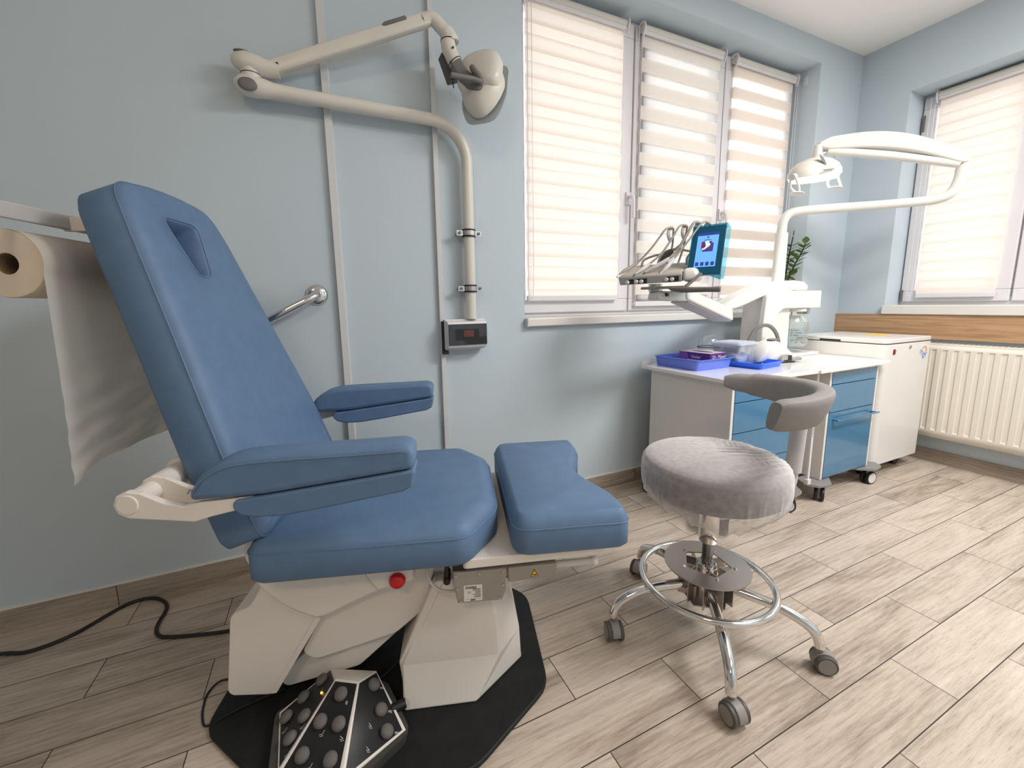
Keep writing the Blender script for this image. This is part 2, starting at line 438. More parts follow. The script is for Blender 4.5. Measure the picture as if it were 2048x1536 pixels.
def lathe(bm, prof, c=(0, 0, 0), n=32, f=None, mi=0, close=True):
    """profile (radius, height) turned about an axis; f maps (x,y,z) to place"""
    f = f or (lambda x, y, z: Vector((x, y, z)))
    c = Vector(c); rings = []
    for r, z in prof:
        if r < 1e-6:
            rings.append([bm.verts.new(f(0, 0, z) + c)])
        else:
            rings.append([bm.verts.new(f(r * math.cos(2 * PI * k / n), r * math.sin(2 * PI * k / n), z) + c) for k in range(n)])
    for a, b in zip(rings, rings[1:]):
        for k in range(n):
            k2 = (k + 1) % n
            if len(a) == 1 and len(b) == 1: continue
            if len(a) == 1: bm.faces.new((a[0], b[k], b[k2])).material_index = mi
            elif len(b) == 1: bm.faces.new((a[k], a[k2], b[0])).material_index = mi
            else: bm.faces.new((a[k], a[k2], b[k2], b[k])).material_index = mi
    if close:
        if len(rings[0]) > 1: bm.faces.new(rings[0][::-1]).material_index = mi
        if len(rings[-1]) > 1: bm.faces.new(rings[-1]).material_index = mi
    return bm
def ball(bm, c, rx, ry=None, rz=None, n=20, M4=None, mi=0):
    ry = ry or rx; rz = rz or rx
    c = Vector(c)
    prof = [(math.cos(t), math.sin(t)) for t in [(-PI / 2 + PI * k / (n // 2)) for k in range(n // 2 + 1)]]
    prof = [(max(0, r) if 1e-6 < r else 0, z) for r, z in prof]
    def f(x, y, z):
        v = Vector((x * rx, y * ry, z * rz)); return (M4 @ v) if M4 else v
    return lathe(bm, prof, c, n, f, mi)
def arc_fill(pts, radii, seg=6):
    """round the corners of a polygon"""
    out = []; n = len(pts)
    for i in range(n):
        p0, p, p2 = Vector(pts[i - 1]), Vector(pts[i]), Vector(pts[(i + 1) % n])
        r = radii[i] if isinstance(radii, (list, tuple)) else radii
        if r <= 0: out.append(tuple(p)); continue
        a = (p0 - p); b = (p2 - p)
        d = min(r, a.length * 0.49, b.length * 0.49)
        s, e = p + a.normalized() * d, p + b.normalized() * d
        for k in range(seg + 1):
            t = k / seg
            q = s * (1 - t) ** 2 + p * 2 * t * (1 - t) + e * t * t
            out.append(tuple(q))
    return out
def inset(poly, d):
    n = len(poly); out = []
    area2 = sum(poly[i][0] * poly[(i + 1) % n][1] - poly[(i + 1) % n][0] * poly[i][1] for i in range(n))
    sg = 1 if area2 > 0 else -1
    for i in range(n):
        p0, p, p2 = Vector(poly[i - 1]), Vector(poly[i]), Vector(poly[(i + 1) % n])
        e1 = (p - p0); e2 = (p2 - p)
        if e1.length < 1e-7 or e2.length < 1e-7: out.append(tuple(p)); continue
        e1.normalize(); e2.normalize()
        n1 = Vector((-e1.y, e1.x)) * sg; n2 = Vector((-e2.y, e2.x)) * sg
        b = n1 + n2
        if b.length < 1e-6: b = n1.copy()
        b.normalize()
        c = max(0.5, b.dot(n1))
        out.append(tuple(p + b * (d / c)))
    return out
def cushion(bm, outl, t0, ts, tt, f, ins=(0.010, 0.030, 0.062), hole=None, hdepth=0.0):
    """upholstered pad: flat underside, upright border to the seam at ts, crowned top at tt"""
    h = tt - ts
    loops = [(inset(outl, 0.014), t0), (outl, t0 + 0.014), (outl, ts),
             (inset(outl, ins[0]), ts + h * 0.55), (inset(outl, ins[1]), ts + h * 0.90), (inset(outl, ins[2]), tt)]
    n = len(outl); rings = []
    for pl, t in loops:
        rings.append([bm.verts.new(f(p[0], p[1], t)) for p in pl])
    for a, b in zip(rings, rings[1:]):
        for k in range(n):
            bm.faces.new((a[k], a[(k + 1) % n], b[(k + 1) % n], b[k]))
    bm.faces.new(rings[0][::-1])
    top = rings[-1]
    if not hole:
        cap_ = bm.faces.new(top)
        bmesh.ops.triangulate(bm, faces=[cap_], ngon_method='BEAUTY')
    else:
        H = [bm.verts.new(f(p[0], p[1], tt)) for p in hole]
        H2 = [bm.verts.new(f(p[0], p[1], tt - 0.006)) for p in inset(hole, 0.006)]
        H3 = [bm.verts.new(f(p[0], p[1], tt - hdepth)) for p in inset(hole, 0.009)]
        m_ = len(hole)
        es = []
        for R in (top, H):
            for k in range(len(R)):
                e = bm.edges.get((R[k], R[(k + 1) % len(R)])) or bm.edges.new((R[k], R[(k + 1) % len(R)]))
                es.append(e)
        bmesh.ops.triangle_fill(bm, use_beauty=True, use_dissolve=False, edges=es)
        for a, b in ((H, H2), (H2, H3)):
            for k in range(m_):
                bm.faces.new((a[k], a[(k + 1) % m_], b[(k + 1) % m_], b[k]))
        bm.faces.new(H3)
    return bm
def text_bm(s, size, M4, depth=0.0, bm=None):
    """lettering as mesh faces, placed by M4 (x along the line, y up)"""
    cu = bpy.data.curves.new('lettering', 'FONT')
    cu.body = s; cu.size = size; cu.align_x = 'CENTER'; cu.align_y = 'CENTER'; cu.resolution_u = 3
    cu.extrude = depth
    t = bpy.data.objects.new('lettering', cu); COL.objects.link(t)
    dg = bpy.context.evaluated_depsgraph_get()
    me = bpy.data.meshes.new_from_object(t.evaluated_get(dg))
    bpy.data.objects.remove(t); bpy.data.curves.remove(cu)
    me.transform(M4)
    bm = bm or bmesh.new()
    bm.from_mesh(me); bpy.data.meshes.remove(me)
    return bm
def frame(o, x, y):
    """matrix with origin o, x axis and y axis (z is their cross)"""
    x = Vector(x).normalized(); y = Vector(y); y = (y - x * y.dot(x)).normalized(); z = x.cross(y)
    mm = Matrix.Identity(4)
    for i in range(3):
        mm[i][0] = x[i]; mm[i][1] = y[i]; mm[i][2] = z[i]; mm[i][3] = o[i]
    return mm
def poly_on(bm, M4, pts, z=0.0, mi=0):
    bm.faces.new([bm.verts.new(M4 @ Vector((p[0], p[1], z))) for p in pts]).material_index = mi
    return bm

# ------------------------------------------------------------------ room shell
XR, H = 3.660, 2.785
XL, YF = -2.3, -4.0
def wall_hole(name, u0, u1, h0, h1, f, th, mat):
    """wall in its own plane: u along, z up, t outward; hole u0..u1, h0..h1; f(u,z,t)"""
    def mk(U0, U1):
        bm = B()
        us = [U0, u0, u1, U1]; zs = [0, h0, h1, H]
        for t in (0, th):
            V = [[bm.verts.new(f(u, z, t)) for u in us] for z in zs]
            for j in range(3):
                for i in range(3):
                    if i == 1 and j == 1: continue
                    bm.faces.new((V[j][i], V[j][i + 1], V[j + 1][i + 1], V[j + 1][i]))
        for (ua, za), (ub, zb) in (((u0, h0), (u1, h0)), ((u1, h0), (u1, h1)), ((u1, h1), (u0, h1)), ((u0, h1), (u0, h0))):
            bm.faces.new([bm.verts.new(f(ua, za, 0)), bm.verts.new(f(ub, zb, 0)), bm.verts.new(f(ub, zb, th)), bm.verts.new(f(ua, za, th))])
        bmesh.ops.remove_doubles(bm, verts=bm.verts, dist=1e-5)
        return bm
    return mk
W1 = (0.945, 3.180, 0.975, 2.642)     # window opening in the long wall
W2 = (-1.62, -0.292, 1.003, 2.432)    # window opening in the right wall
struct('wall_back', wall_hole('b', *W1, lambda u, z, t: Vector((u, t, z)), 0.30, m_wall)(XL - 0.1, XR + 0.35), m_wall, smooth=False)
struct('wall_right', wall_hole('r', *W2, lambda u, z, t: Vector((XR + t, u, z)), 0.34, m_wall)(YF, 0.0), m_wall, smooth=False)
struct('wall_left', box(B(), XL - 0.1, XL, YF, 0, 0, H), m_wall, smooth=False)
struct('wall_front', box(B(), XL - 0.1, XR + 0.34, YF - 0.1, YF, 0, H), m_wall, smooth=False)
struct('floor', box(B(), XL - 0.1, XR + 0.34, YF - 0.1, 0.3, -0.1, 0), m_floor, smooth=False)
struct('ceiling', box(B(), XL - 0.1, XR + 0.34, YF - 0.1, 0.3, H, H + 0.1), m_ceil, smooth=False)
# skirting tiles with a pale joint on top
bm = box(B(), XL, XR - 0.011, -0.011, 0.0, 0, 0.082)
o = struct('baseboard_back', bm, m_base_x, smooth=False)
struct('joint', box(B(), XL, XR - 0.011, -0.009, 0.0, 0.082, 0.0865), m_sill, o, smooth=False)
bm = box(B(), XR - 0.011, XR, YF, -0.0, 0, 0.082)
struct('baseboard_right', bm, m_base_y, smooth=False)
# cover strips on the long wall
for i, (xa, wd) in enumerate(((0.078, 0.031), (0.503, 0.026))):
    bm = prism(B(), [(xa, 0), (xa, -0.020), (xa + wd * 0.80, -0.020), (xa + wd, -0.006), (xa + wd, 0)], XY, 0.0866, H)
    struct('trim_%d' % (i + 1), bm, m_strip, smooth=False)
# oak board under the right sill
struct('trim_3', box(B(), XR - 0.018, XR, -1.75, -0.002, 0.815, 0.973), m_oak, smooth=False, bevel=0.001)

# ------------------------------------------------------------------ windows
def window(name, u0, u1, z0, z1, f, sashes, handle_at, t0):
    """frame box, sashes with glass, handles; f(u,z,t) with t outward from the wall face"""
    def bx(bm, ua, ub, za, zb, ta, tb):
        c = [f(u, z, t) for u in (ua, ub) for z in (za, zb) for t in (ta, tb)]
        xs = [v.x for v in c]; ys = [v.y for v in c]; zz = [v.z for v in c]
        return box(bm, min(xs), max(xs), min(ys), max(ys), min(zz), max(zz))
    bm = B(); T = 0.07
    w = 0.05
    bx(bm, u0, u1, z0, z0 + w, t0, t0 + T); bx(bm, u0, u1, z1 - w, z1, t0, t0 + T)
    bx(bm, u0, u0 + w, z0 + w, z1 - w, t0, t0 + T); bx(bm, u1 - w, u1, z0 + w, z1 - w, t0, t0 + T)
    for a, b in zip(sashes, sashes[1:]):
        bx(bm, a[1] - 0.002, b[0] + 0.002, z0 + w, z1 - w, t0 + 0.004, t0 + T)
    root = struct(name, bm, m_pvc, smooth=False, bevel=0.004, seg=2)
    for (a, b) in sashes:
        bm = B(); sw = 0.072; ta, tb = t0 - 0.018, t0 + 0.045; za, zb = z0 + 0.022, z1 - 0.022
        bx(bm, a, b, za, za + sw, ta, tb); bx(bm, a, b, zb - sw, zb, ta, tb)
        bx(bm, a, a + sw, za + sw, zb - sw, ta, tb); bx(bm, b - sw, b, za + sw, zb - sw, ta, tb)
        s = obj('sash', bm, m_pvc, root, smooth=False, bevel=0.005, seg=2)
        bm = B(); bx(bm, a + sw, b - sw, za + sw, zb - sw, t0 + 0.012, t0 + 0.018)
        obj('pane', bm, m_pane, s, smooth=False)
    for hu, hz in handle_at:
        bm = B()
        P = lambda du, z, t: f(hu + du, z, t0 - 0.018 - t)
        bx(bm, hu - 0.016, hu + 0.016, hz - 0.035, hz + 0.035, t0 - 0.030, t0 - 0.018)
        tube(bm, catmull([P(0, hz + 0.01, 0.01), P(0, hz + 0.008, 0.040), P(0.004, hz - 0.012, 0.048), P(0.006, hz - 0.06, 0.05), P(0.006, hz - 0.115, 0.048)], 5), 0.0095, 10)
        obj('handle', bm, m_pvc, root)
    return root
fb = lambda u, z, t: Vector((u, t, z))
fr = lambda u, z, t: Vector((XR + t, u, z))
win1 = window('window_1', W1[0], W1[1], 1.012, W1[3], fb, [(0.965, 1.735), (1.745, 2.472), (2.480, 3.160)], [(1.716, 1.69), (2.498, 1.655)], 0.18)
bm = box(B(), W1[0] + 0.004, W1[1] + 0.02, -0.032, 0.0, 0.972, 1.012); box(bm, W1[0], W1[1], 0.0, 0.20, 0.972, 1.012)
obj('sill', bm, m_sill, win1, smooth=False, bevel=0.004, seg=2)
bm = box(B(), W1[0] + 0.002, W1[0] + 0.0055, -0.0325, -0.001, 0.970, 1.013)
obj('sill_end_cap', bm, m_strip, win1, smooth=False)
win2 = window('window_2', W2[0], W2[1], 1.036, W2[3], fr, [(-1.60, -0.835), (-0.825, -0.300)], [], 0.20)
bm = box(B(), XR - 0.03, XR, W2[0] - 0.02, W2[1] + 0.003, 0.974, 1.036); box(bm, XR, XR + 0.22, W2[0], W2[1], 1.003, 1.036)
obj('sill', bm, m_sill, win2, smooth=False, bevel=0.004, seg=2)
# hinge covers of the right window
bm = box(B(), XR + 0.172, XR + 0.182, -0.316, -0.302, 2.20, 2.30); box(bm, XR + 0.172, XR + 0.182, -0.314, -0.302, 1.06, 1.14)
obj('hinge', bm, m_grip, win2, smooth=False)
# small contact plate on the reveal of the long window
bm = box(B(), 3.176, 3.1795, 0.075, 0.105, 2.545, 2.60)
tag(obj('wall_plate', bm, m_pvc, smooth=False, bevel=0.001), 'tiny white square plate high on the window reveal by the room corner', 'plate')

# ------------------------------------------------------------------ roller blinds
def blind(u0, u1, z0, z1, f, t, label, mats, wave, cord_u, guides, rail_side=1):
    """day-and-night blind: roller, two fabric layers, bottom rail, cord; f(u,z,t)"""
    mid = f((u0 + u1) / 2, z0, t)
    root = thing('roller_blind', label, 'blind', mid, group='day and night blinds')
    def q(u, z, tt): return f(u, z, tt) - mid
    def bxq(bm, ua, ub, za, zb, ta, tb):
        c = [q(u, z, tt) for u in (ua, ub) for z in (za, zb) for tt in (ta, tb)]
        return box(bm, min(v.x for v in c), max(v.x for v in c), min(v.y for v in c), max(v.y for v in c), min(v.z for v in c), max(v.z for v in c))
    for k, mt in enumerate(mats):
        bm = B(); nu, nz = 14, 72
        g = []
        for j in range(nz + 1):
            z = z0 + (z1 - z0) * j / nz; row = []
            for i in range(nu + 1):
                s = i / nu
                d = wave * (s ** 2.5) * math.sin((z - z0) * 2 * PI / 0.125 + 0.6) * math.exp(-((z - 1.75) / 0.42) ** 2)
                row.append(bm.verts.new(q(u0 + (u1 - u0) * s, z + 1.5 * d, t + 0.010 * k - d * 0.8)))
            g.append(row)
        for j in range(nz):
            for i in range(nu):
                bm.faces.new((g[j][i], g[j][i + 1], g[j + 1][i + 1], g[j + 1][i]))
        obj('fabric', bm, mt, root)
    bm = B(); cyl(bm, q(u0 - 0.008, z1 + 0.024, t - 0.004), q(u1 + 0.008, z1 + 0.024, t - 0.004), 0.0225, 24)
    obj('roller', bm, m_roll, root)
    bm = B(); bxq(bm, u0 - 0.004, u1 + 0.004, z1 - 0.008, z1 + 0.008, t - 0.022, t - 0.010)
    obj('cover_strip', bm, m_pvc, root, smooth=False, bevel=0.002)
    for u in (u0 - 0.012, u1 + 0.012):
        bm = B()
        P = []
        for k in range(9):
            a = -0.5 + 2.9 * k / 8
            P.append(q(u, z1 + 0.026 + 0.026 * math.sin(a), t - 0.006 - 0.026 * math.cos(a)))
        P = [q(u, z1 - 0.024, t - 0.016)] + P + [q(u, z1 + 0.045, t + 0.026)]
        tube(bm, P, 1.0, 8, flat=(0.0035, 0.0075), up=f(1, 0, 0) - f(0, 0, 0))
        obj('bracket', bm, m_pvc, root)
    bm = B(); bxq(bm, u0, u1, z0 - 0.026, z0 + 0.004, t - 0.006, t + 0.016)
    obj('bottom_rail', bm, m_pvc, root, smooth=False, bevel=0.004)
    for gu in guides:
        bm = B(); bxq(bm, gu - 0.016, gu + 0.016, z0 - 0.034, z1 + 0.0, t + 0.004, t + 0.012)
        obj('side_guide', bm, m_pvc, root, smooth=False, bevel=0.002)
    bm = B()
    zb = z0 + 0.0
    L = [q(cord_u, z1 + 0.02, t - 0.016), q(cord_u + 0.003, zb + 0.4, t - 0.018), q(cord_u + 0.001, zb + 0.03, t - 0.019), q(cord_u - 0.012, zb - 0.004, t - 0.02),
         q(cord_u - 0.026, zb + 0.03, t - 0.019), q(cord_u - 0.026, zb + 0.5, t - 0.018), q(cord_u - 0.022, z1 + 0.02, t - 0.016)]
    tube(bm, catmull(L, 6), 0.0017, 6)
    obj('bead_cord', bm, m_pvc, root)
    return root
m_roll = M('cream_fabric_roll', (0.62, 0.585, 0.53), 0.6, bump=(500, 0.1, 0.0005), var=(8, 0.02))
c_beige = (0.88, 0.81, 0.75)
c_cream = (0.93, 0.86, 0.81)
c_grey = (0.86, 0.82, 0.78)
PER = 0.125
b1 = [blind_material('cream_day_night_front', c_cream, 1.585, PER, 0.63, 0.34, 0.45), blind_material('cream_day_night_rear', c_cream, 1.585 + 0.068, PER, 0.61, 0.36, 0.45)]
b2 = [blind_material('beige_day_night_front', c_grey, 1.63, PER, 0.58, 0.36, 0.30, 0.62), blind_material('beige_day_night_rear', c_grey, 1.625, PER, 0.56, 0.36, 0.30, 0.66)]
b3 = [blind_material('taupe_day_night_front', c_beige, 1.628, PER, 0.52, 0.38, 0.70), blind_material('taupe_day_night_rear', c_beige, 1.625, PER, 0.53, 0.38, 0.75)]
b4 = [blind_material('pink_day_night_front', c_cream, 1.57, PER, 0.62, 0.34, 0.45), blind_material('pink_day_night_rear', c_cream, 1.57 + 0.066, PER, 0.60, 0.36, 0.45)]
blind(1.035, 1.640, 1.125, 2.560, fb, 0.140, 'closed cream striped blind with rippled edge, on the sash nearest the lamp pole', b1, 0.010, 1.06, [])
blind(1.775, 2.400, 1.085, 2.570, fb, 0.140, 'beige striped blind with narrow light bands, on the middle sash behind the instrument tray', b2, 0.0, 1.76, [])
blind(2.530, 3.118, 1.085, 2.568, fb, 0.140, 'striped blind with bright open bands, on the sash nearest the room corner', b3, 0.0, 3.155, [])
blind(-0.770, -0.392, 1.110, 2.372, fr, 0.160, 'closed pale pink striped blind on the window of the radiator wall', b4, 0.0, -0.350, [])

# ------------------------------------------------------------------ podiatry chair
CA = math.radians(-17.5)
CO = Vector((0.139, -0.673, 0.0))
chair = thing('podiatry_chair', 'blue padded podiatry treatment chair on white lift base and black floor plate', 'treatment chair', CO, CA)
def bev(poly, r=0.02, seg=4): return arc_fill(poly, r, seg)
# floor plate
pl = bev([(-0.455, -0.19), (-0.20, -0.38), (0.232, -0.38), (0.452, -0.186), (0.452, 0.186), (0.232, 0.38), (-0.20, 0.38), (-0.455, 0.19)], 0.045)
obj('base_plate', prism(B(), pl, XY, 0.0, 0.014), m_plate, chair, bevel=0.004, seg=2)
# front column: flared octagonal foot under a sloped shaft
def loft(bm, rings):
    R = [[bm.verts.new(Vector(v)) for v in r] for r in rings]
    n = len(R[0])
    for a, b in zip(R, R[1:]):
        for k in range(n): bm.faces.new((a[k], a[(k + 1) % n], b[(k + 1) % n], b[k]))
    bm.faces.new(R[0][::-1]); bm.faces.new(R[-1])
    return bm
def oct_ring(xa, xb, hy, cx, cyy, z, xa2=None):
    """ring with chamfered front (right) corners: near-left, near-right, right pair, far-right, far-left"""
    return [(xa, -hy, z), (xb - cx, -hy, z), (xb, -hy + cyy, z), (xb, hy - cyy, z), (xb - cx, hy, z), (xa, hy, z)]
rings = [oct_ring(0.052, 0.390, 0.213, 0.146, 0.128, 0.014), oct_ring(0.050, 0.388, 0.208, 0.136, 0.122, 0.026),
         oct_ring(0.047, 0.384, 0.172, 0.070, 0.090, 0.115), oct_ring(0.092, 0.366, 0.162, 0.056, 0.070, 0.215),
         oct_ring(0.135, 0.318, 0.156, 0.020, 0.030, 0.290), oct_ring(0.155, 0.300, 0.150, 0.020, 0.030, 0.345)]
bm = loft(B(), rings); prism(bm, [(0.10, 0.20), (0.29, 0.25), (0.285, 0.446), (0.10, 0.446)], XZ, -0.125, 0.125)
obj('front_column', bm, m_white, chair, smooth=False, bevel=0.006, seg=3)
bm = prism(B(), [(0.168, 0.352), (0.062, 0.118), (0.066, 0.030), (0.047, 0.030), (0.039, 0.118), (0.143, 0.352)], XZ, -0.165, 0.165)
obj('column_back_rib', bm, m_white, chair, smooth=False, bevel=0.004)
# rear cover of the lift
rc = [(-0.372, 0.313), (-0.402, 0.092), (-0.392, 0.078), (-0.300, 0.068), (-0.282, 0.072), (-0.150, 0.281), (-0.150, 0.450), (-0.305, 0.450), (-0.286, 0.392), (-0.322, 0.330)]
bm = prism(B(), bev(rc, [0.02, 0.02, 0.01, 0.008, 0.008, 0, 0, 0, 0.02, 0.02]), XZ, -0.165, 0.165)
rcv = obj('rear_cover', bm, m_white, chair, bevel=0.007, seg=3)
for s in (-1, 1):
    bm = prism(B(), [(-0.281, 0.073), (-0.150, 0.282), (-0.166, 0.285), (-0.296, 0.073)], XZ, s * 0.168, s * 0.160)
    obj('cover_edge_rib', bm, m_white, rcv, smooth=False, bevel=0.002)
# scissor arms
arm = [(-0.150, 0.282), (-0.216, 0.166), (-0.210, 0.152), (-0.192, 0.140), (-0.175, 0.137), (0.032, 0.190), (0.112, 0.255), (0.150, 0.40), (-0.10, 0.40)]
obj('lift_arm', prism(B(), bev(arm, 0.012), XZ, -0.140, 0.140), m_white, chair, bevel=0.005)
arm2 = [(-0.30, 0.060), (-0.28, 0.035), (-0.08, 0.075), (0.03, 0.17), (0.08, 0.24), (-0.12, 0.24)]
obj('lift_arm', prism(B(), bev(arm2, 0.012), XZ, -0.112, 0.112), m_white, chair, bevel=0.005)
obj('lift_cylinder', cyl(B(), (-0.10, 0, 0.05), (0.06, 0, 0.22), 0.03, 20), m_plate, chair)
# upper carriage shell with its curved lower edge and the red stop button
sh = [(-0.300, 0.452), (-0.288, 0.395), (-0.245, 0.345), (-0.200, 0.312), (-0.158, 0.291), (-0.130, 0.296), (-0.095, 0.312), (-0.060, 0.328), (-0.020, 0.343),
      (0.030, 0.361), (0.062, 0.366), (0.094, 0.372), (0.098, 0.462), (-0.29, 0.462)]
shell = obj('carriage_shell', prism(B(), sh, XZ, -0.182, 0.182), m_white, chair, bevel=0.008, seg=3)
bm = B(); prism(bm, [(0.002, 0.362), (0.094, 0.385), (0.098, 0.470), (-0.06, 0.470)], XZ, -0.197, 0.197)
obj('shell_side_step', bm, m_white, shell, bevel=0.006)
bm = B()
for s in (-1,):
    ball(bm, (0.054, s * 0.200, 0.390), 0.021, 0.016, 0.021, 24)
obj('stop_button', bm, m_red, shell)
# frame under the cushions
obj('seat_frame', box(B(), -0.20, 0.26, -0.17, 0.17, 0.445, 0.464), m_plate, chair, smooth=False, bevel=0.003)
lf = [(0.222, -0.262), (0.585, -0.252), (0.600, -0.200), (0.600, 0.200), (0.585, 0.252), (0.222, 0.262)]
bm = prism(B(), bev(lf, 0.012), XY, 0.446, 0.470); prism(bm, [(0.355, -0.21), (0.55, -0.21), (0.55, 0.21), (0.355, 0.21)], XY, 0.468, 0.4725)
obj('legrest_frame', bm, m_white, chair, smooth=False, bevel=0.004)
# cushions
def piping(parent, outl, t, f, r=0.0015):
    return obj('piping', tube(B(), [f(p[0], p[1], t) for p in outl], r, 6, closed=True), m_seam, parent)
fz = lambda x, y, t: Vector((x, y, t))
so = arc_fill([(-0.262, -0.285), (0.236, -0.285), (0.320, -0.155), (0.320, 0.165), (0.236, 0.288), (-0.262, 0.288)], [0.04, 0.035, 0.035, 0.035, 0.035, 0.04], 7)
seat = obj('seat_cushion', cushion(B(), so, 0.464, 0.541, 0.574, fz, (0.010, 0.028, 0.045)), m_blue, chair, angle=70)
piping(seat, so, 0.541, fz)
lo = arc_fill([(0.345, 0.285), (0.345, -0.282), (0.640, -0.282), (0.644, -0.222)], [0, 0.05, 0.045, 0], 7)[1:-1]
for k in range(0, 25):
    y = -0.222 + 0.444 * k / 24
    lo.append((0.644 - 0.058 * (0.5 + 0.5 * math.cos(PI * y / 0.222)), y))
lo += arc_fill([(0.644, 0.222), (0.642, 0.285), (0.345, 0.285), (0.345, -0.282)], [0, 0.045, 0.05, 0], 7)[1:-1]
leg = obj('legrest_cushion', cushion(B(), lo, 0.473, 0.546, 0.578, fz, (0.007, 0.016, 0.023)), m_blue, chair, angle=70)
piping(leg, lo, 0.546, fz)
BA = math.atan2(0.264, 0.767)
bu = Vector((-math.sin(BA), 0, math.cos(BA))); bn = Vector((math.cos(BA), 0, math.sin(BA))); b0 = Vector((-0.222, 0, 0.583))
fbk = lambda y, s, t: b0 + bu * s + bn * t + Vector((0, y, 0))
bo = arc_fill([(-0.282, -0.012), (0.282, -0.012), (0.276, 0.20), (0.228, 0.49), (0.186, 0.745), (0.155, 0.822), (0.0, 0.842), (-0.172, 0.822), (-0.190, 0.72), (-0.222, 0.49), (-0.266, 0.20)],
              [0.04, 0.04, 0.02, 0.05, 0.05, 0.05, 0.10, 0.045, 0.03, 0.05, 0.02], 6)
hole = arc_fill([(-0.098, 0.752), (0.040, 0.752), (-0.006, 0.606), (-0.062, 0.606)][::1], [0.03, 0.035, 0.025, 0.025], 6)
back = obj('backrest', cushion(B(), bo, -0.092, 0.0, 0.022, fbk, (0.009, 0.026, 0.045), hole, 0.085), m_blue, chair, angle=55)
piping(back, bo, 0.0, fbk)
piping(back, hole, 0.0222, fbk, 0.0016)
bm = B(); prism(bm, [(-0.13, 0.02), (0.13, 0.02), (0.10, 0.72), (-0.10, 0.72)], fbk, -0.106, -0.088)
obj('back_panel', bm, m_dgrey, chair, smooth=False, bevel=0.004)
# armrests: upper pad, lower pad, side bracket with pivot cap
def yprism(sy):
    return lambda p, q, t: Vector((p, sy * t, q))
up = [(-0.300, 0.716)] + [(p.x, p.y) for p in catmull([Vector((-0.296, 0.735, 0)), Vector((-0.268, 0.772, 0)), Vector((-0.215, 0.797, 0)), Vector((-0.12, 0.803, 0)), Vector((0.02, 0.805, 0)), Vector((0.108, 0.807, 0))], 5)] + [(0.128, 0.802), (0.133, 0.790), (0.131, 0.754), (-0.02, 0.736), (-0.16, 0.720)]
lw = [(-0.222, 0.704), (-0.221, 0.692), (-0.208, 0.680), (-0.180, 0.673), (-0.130, 0.673), (-0.05, 0.683), (0.05, 0.698), (0.105, 0.706), (0.126, 0.716), (0.132, 0.745), (0.131, 0.7525), (-0.02, 0.7345), (-0.16, 0.7185), (-0.216, 0.7135)]
brk = [(-0.262, 0.681), (-0.295, 0.672), (-0.410, 0.6885), (-0.428, 0.699), (-0.434, 0.717), (-0.427, 0.735), (-0.408, 0.7435), (-0.384, 0.7385), (-0.345, 0.716), (-0.312, 0.7065), (-0.282, 0.712), (-0.262, 0.7125), (-0.15, 0.718), (-0.165, 0.700)]
for sy in (-1, 1):
    pad = obj('armrest', prism(B(), up, yprism(sy), 0.296, 0.372), m_blue, chair, bevel=0.013, seg=4, angle=60)
    obj('lower_pad', prism(B(), lw, yprism(sy), 0.300, 0.370), m_blue, pad, bevel=0.010, seg=4, angle=60)
    pts = [yprism(sy)(p, q - (0.013 if i > 1 else 0.0), 0.3725) for i, (p, q) in enumerate(up[1:-5])]
    obj('piping', tube(B(), pts, 0.0016, 6), m_seam, pad)
    bm = B(); prism(bm, brk, yprism(sy), 0.352, 0.366)
    bk_ = obj('armrest_bracket', bm, m_white, chair, smooth=False, bevel=0.003)
    bm = B(); prism(bm, [(p + 0.004, q + 0.004) for p, q in brk[:-4]] + [(-0.27, 0.712)], yprism(sy), 0.290, 0.302)
    cyl(bm, yprism(sy)(-0.408, 0.717, 0.300), yprism(sy)(-0.408, 0.717, 0.354), 0.020, 20)
    obj('inner_plate', bm, m_white, bk_, smooth=False, bevel=0.003)
    bm = cyl(B(), yprism(sy)(-0.408, 0.717, 0.364), yprism(sy)(-0.408, 0.717, 0.3685), 0.0195, 28)
    obj('pivot_cap', bm, m_white, bk_, bevel=0.0015)
bm = cyl(B(), (-0.400, -0.295, 0.722), (-0.400, 0.295, 0.722), 0.026, 28)
cross = obj('cross_tube', bm, m_white, chair)
for s in (-1, 1):
    obj('tube_collar', cyl(B(), (-0.400, s * 0.205, 0.722), (-0.400, s * 0.222, 0.722), 0.034, 28), m_white, cross, bevel=0.003)
bm = B(); box(bm, -0.39, -0.27, -0.15, 0.15, 0.70, 0.735)
obj('back_hinge', bm, m_plate, chair, smooth=False, bevel=0.004)
bm = prism(B(), bev([(-0.285, 0.455), (-0.20, 0.43), (-0.20, 0.53), (-0.24, 0.56), (-0.300, 0.55), (-0.302, 0.48)], 0.025), XZ, -0.20, 0.20)
obj('seat_back_bracket', bm, m_white, chair, bevel=0.004)
# actuator of the leg rest
bm = prism(B(), [(0.197, 0.432), (0.197, 0.405), (0.206, 0.348), (0.317, 0.346), (0.328, 0.372), (0.329, 0.430)], XZ, -0.252, -0.165)
act = obj('leg_actuator', bm, m_grey, chair, smooth=False, bevel=0.003)
bm = B(); prism(bm, [(0.334, 0.4285), (0.334, 0.390), (0.460, 0.394), (0.460, 0.4295)], XZ, -0.248, -0.200); cyl(bm, (0.32, -0.224, 0.410), (0.336, -0.224, 0.410), 0.02, 16)
obj('actuator_tube', bm, m_grey, act, smooth=False, bevel=0.003)
bm = cyl(B(), (0.455, -0.224, 0.411), (0.558, -0.224, 0.411), 0.0095, 20)
obj('push_rod', bm, m_gp, act)
bm = ball(B(), (0.566, -0.226, 0.411), 0.010, n=18); prism(bm, [(0.552, 0.447), (0.585, 0.447), (0.575, 0.40), (0.558, 0.40)], XZ, -0.220, -0.212)
obj('rod_knob', bm, m_white, act)
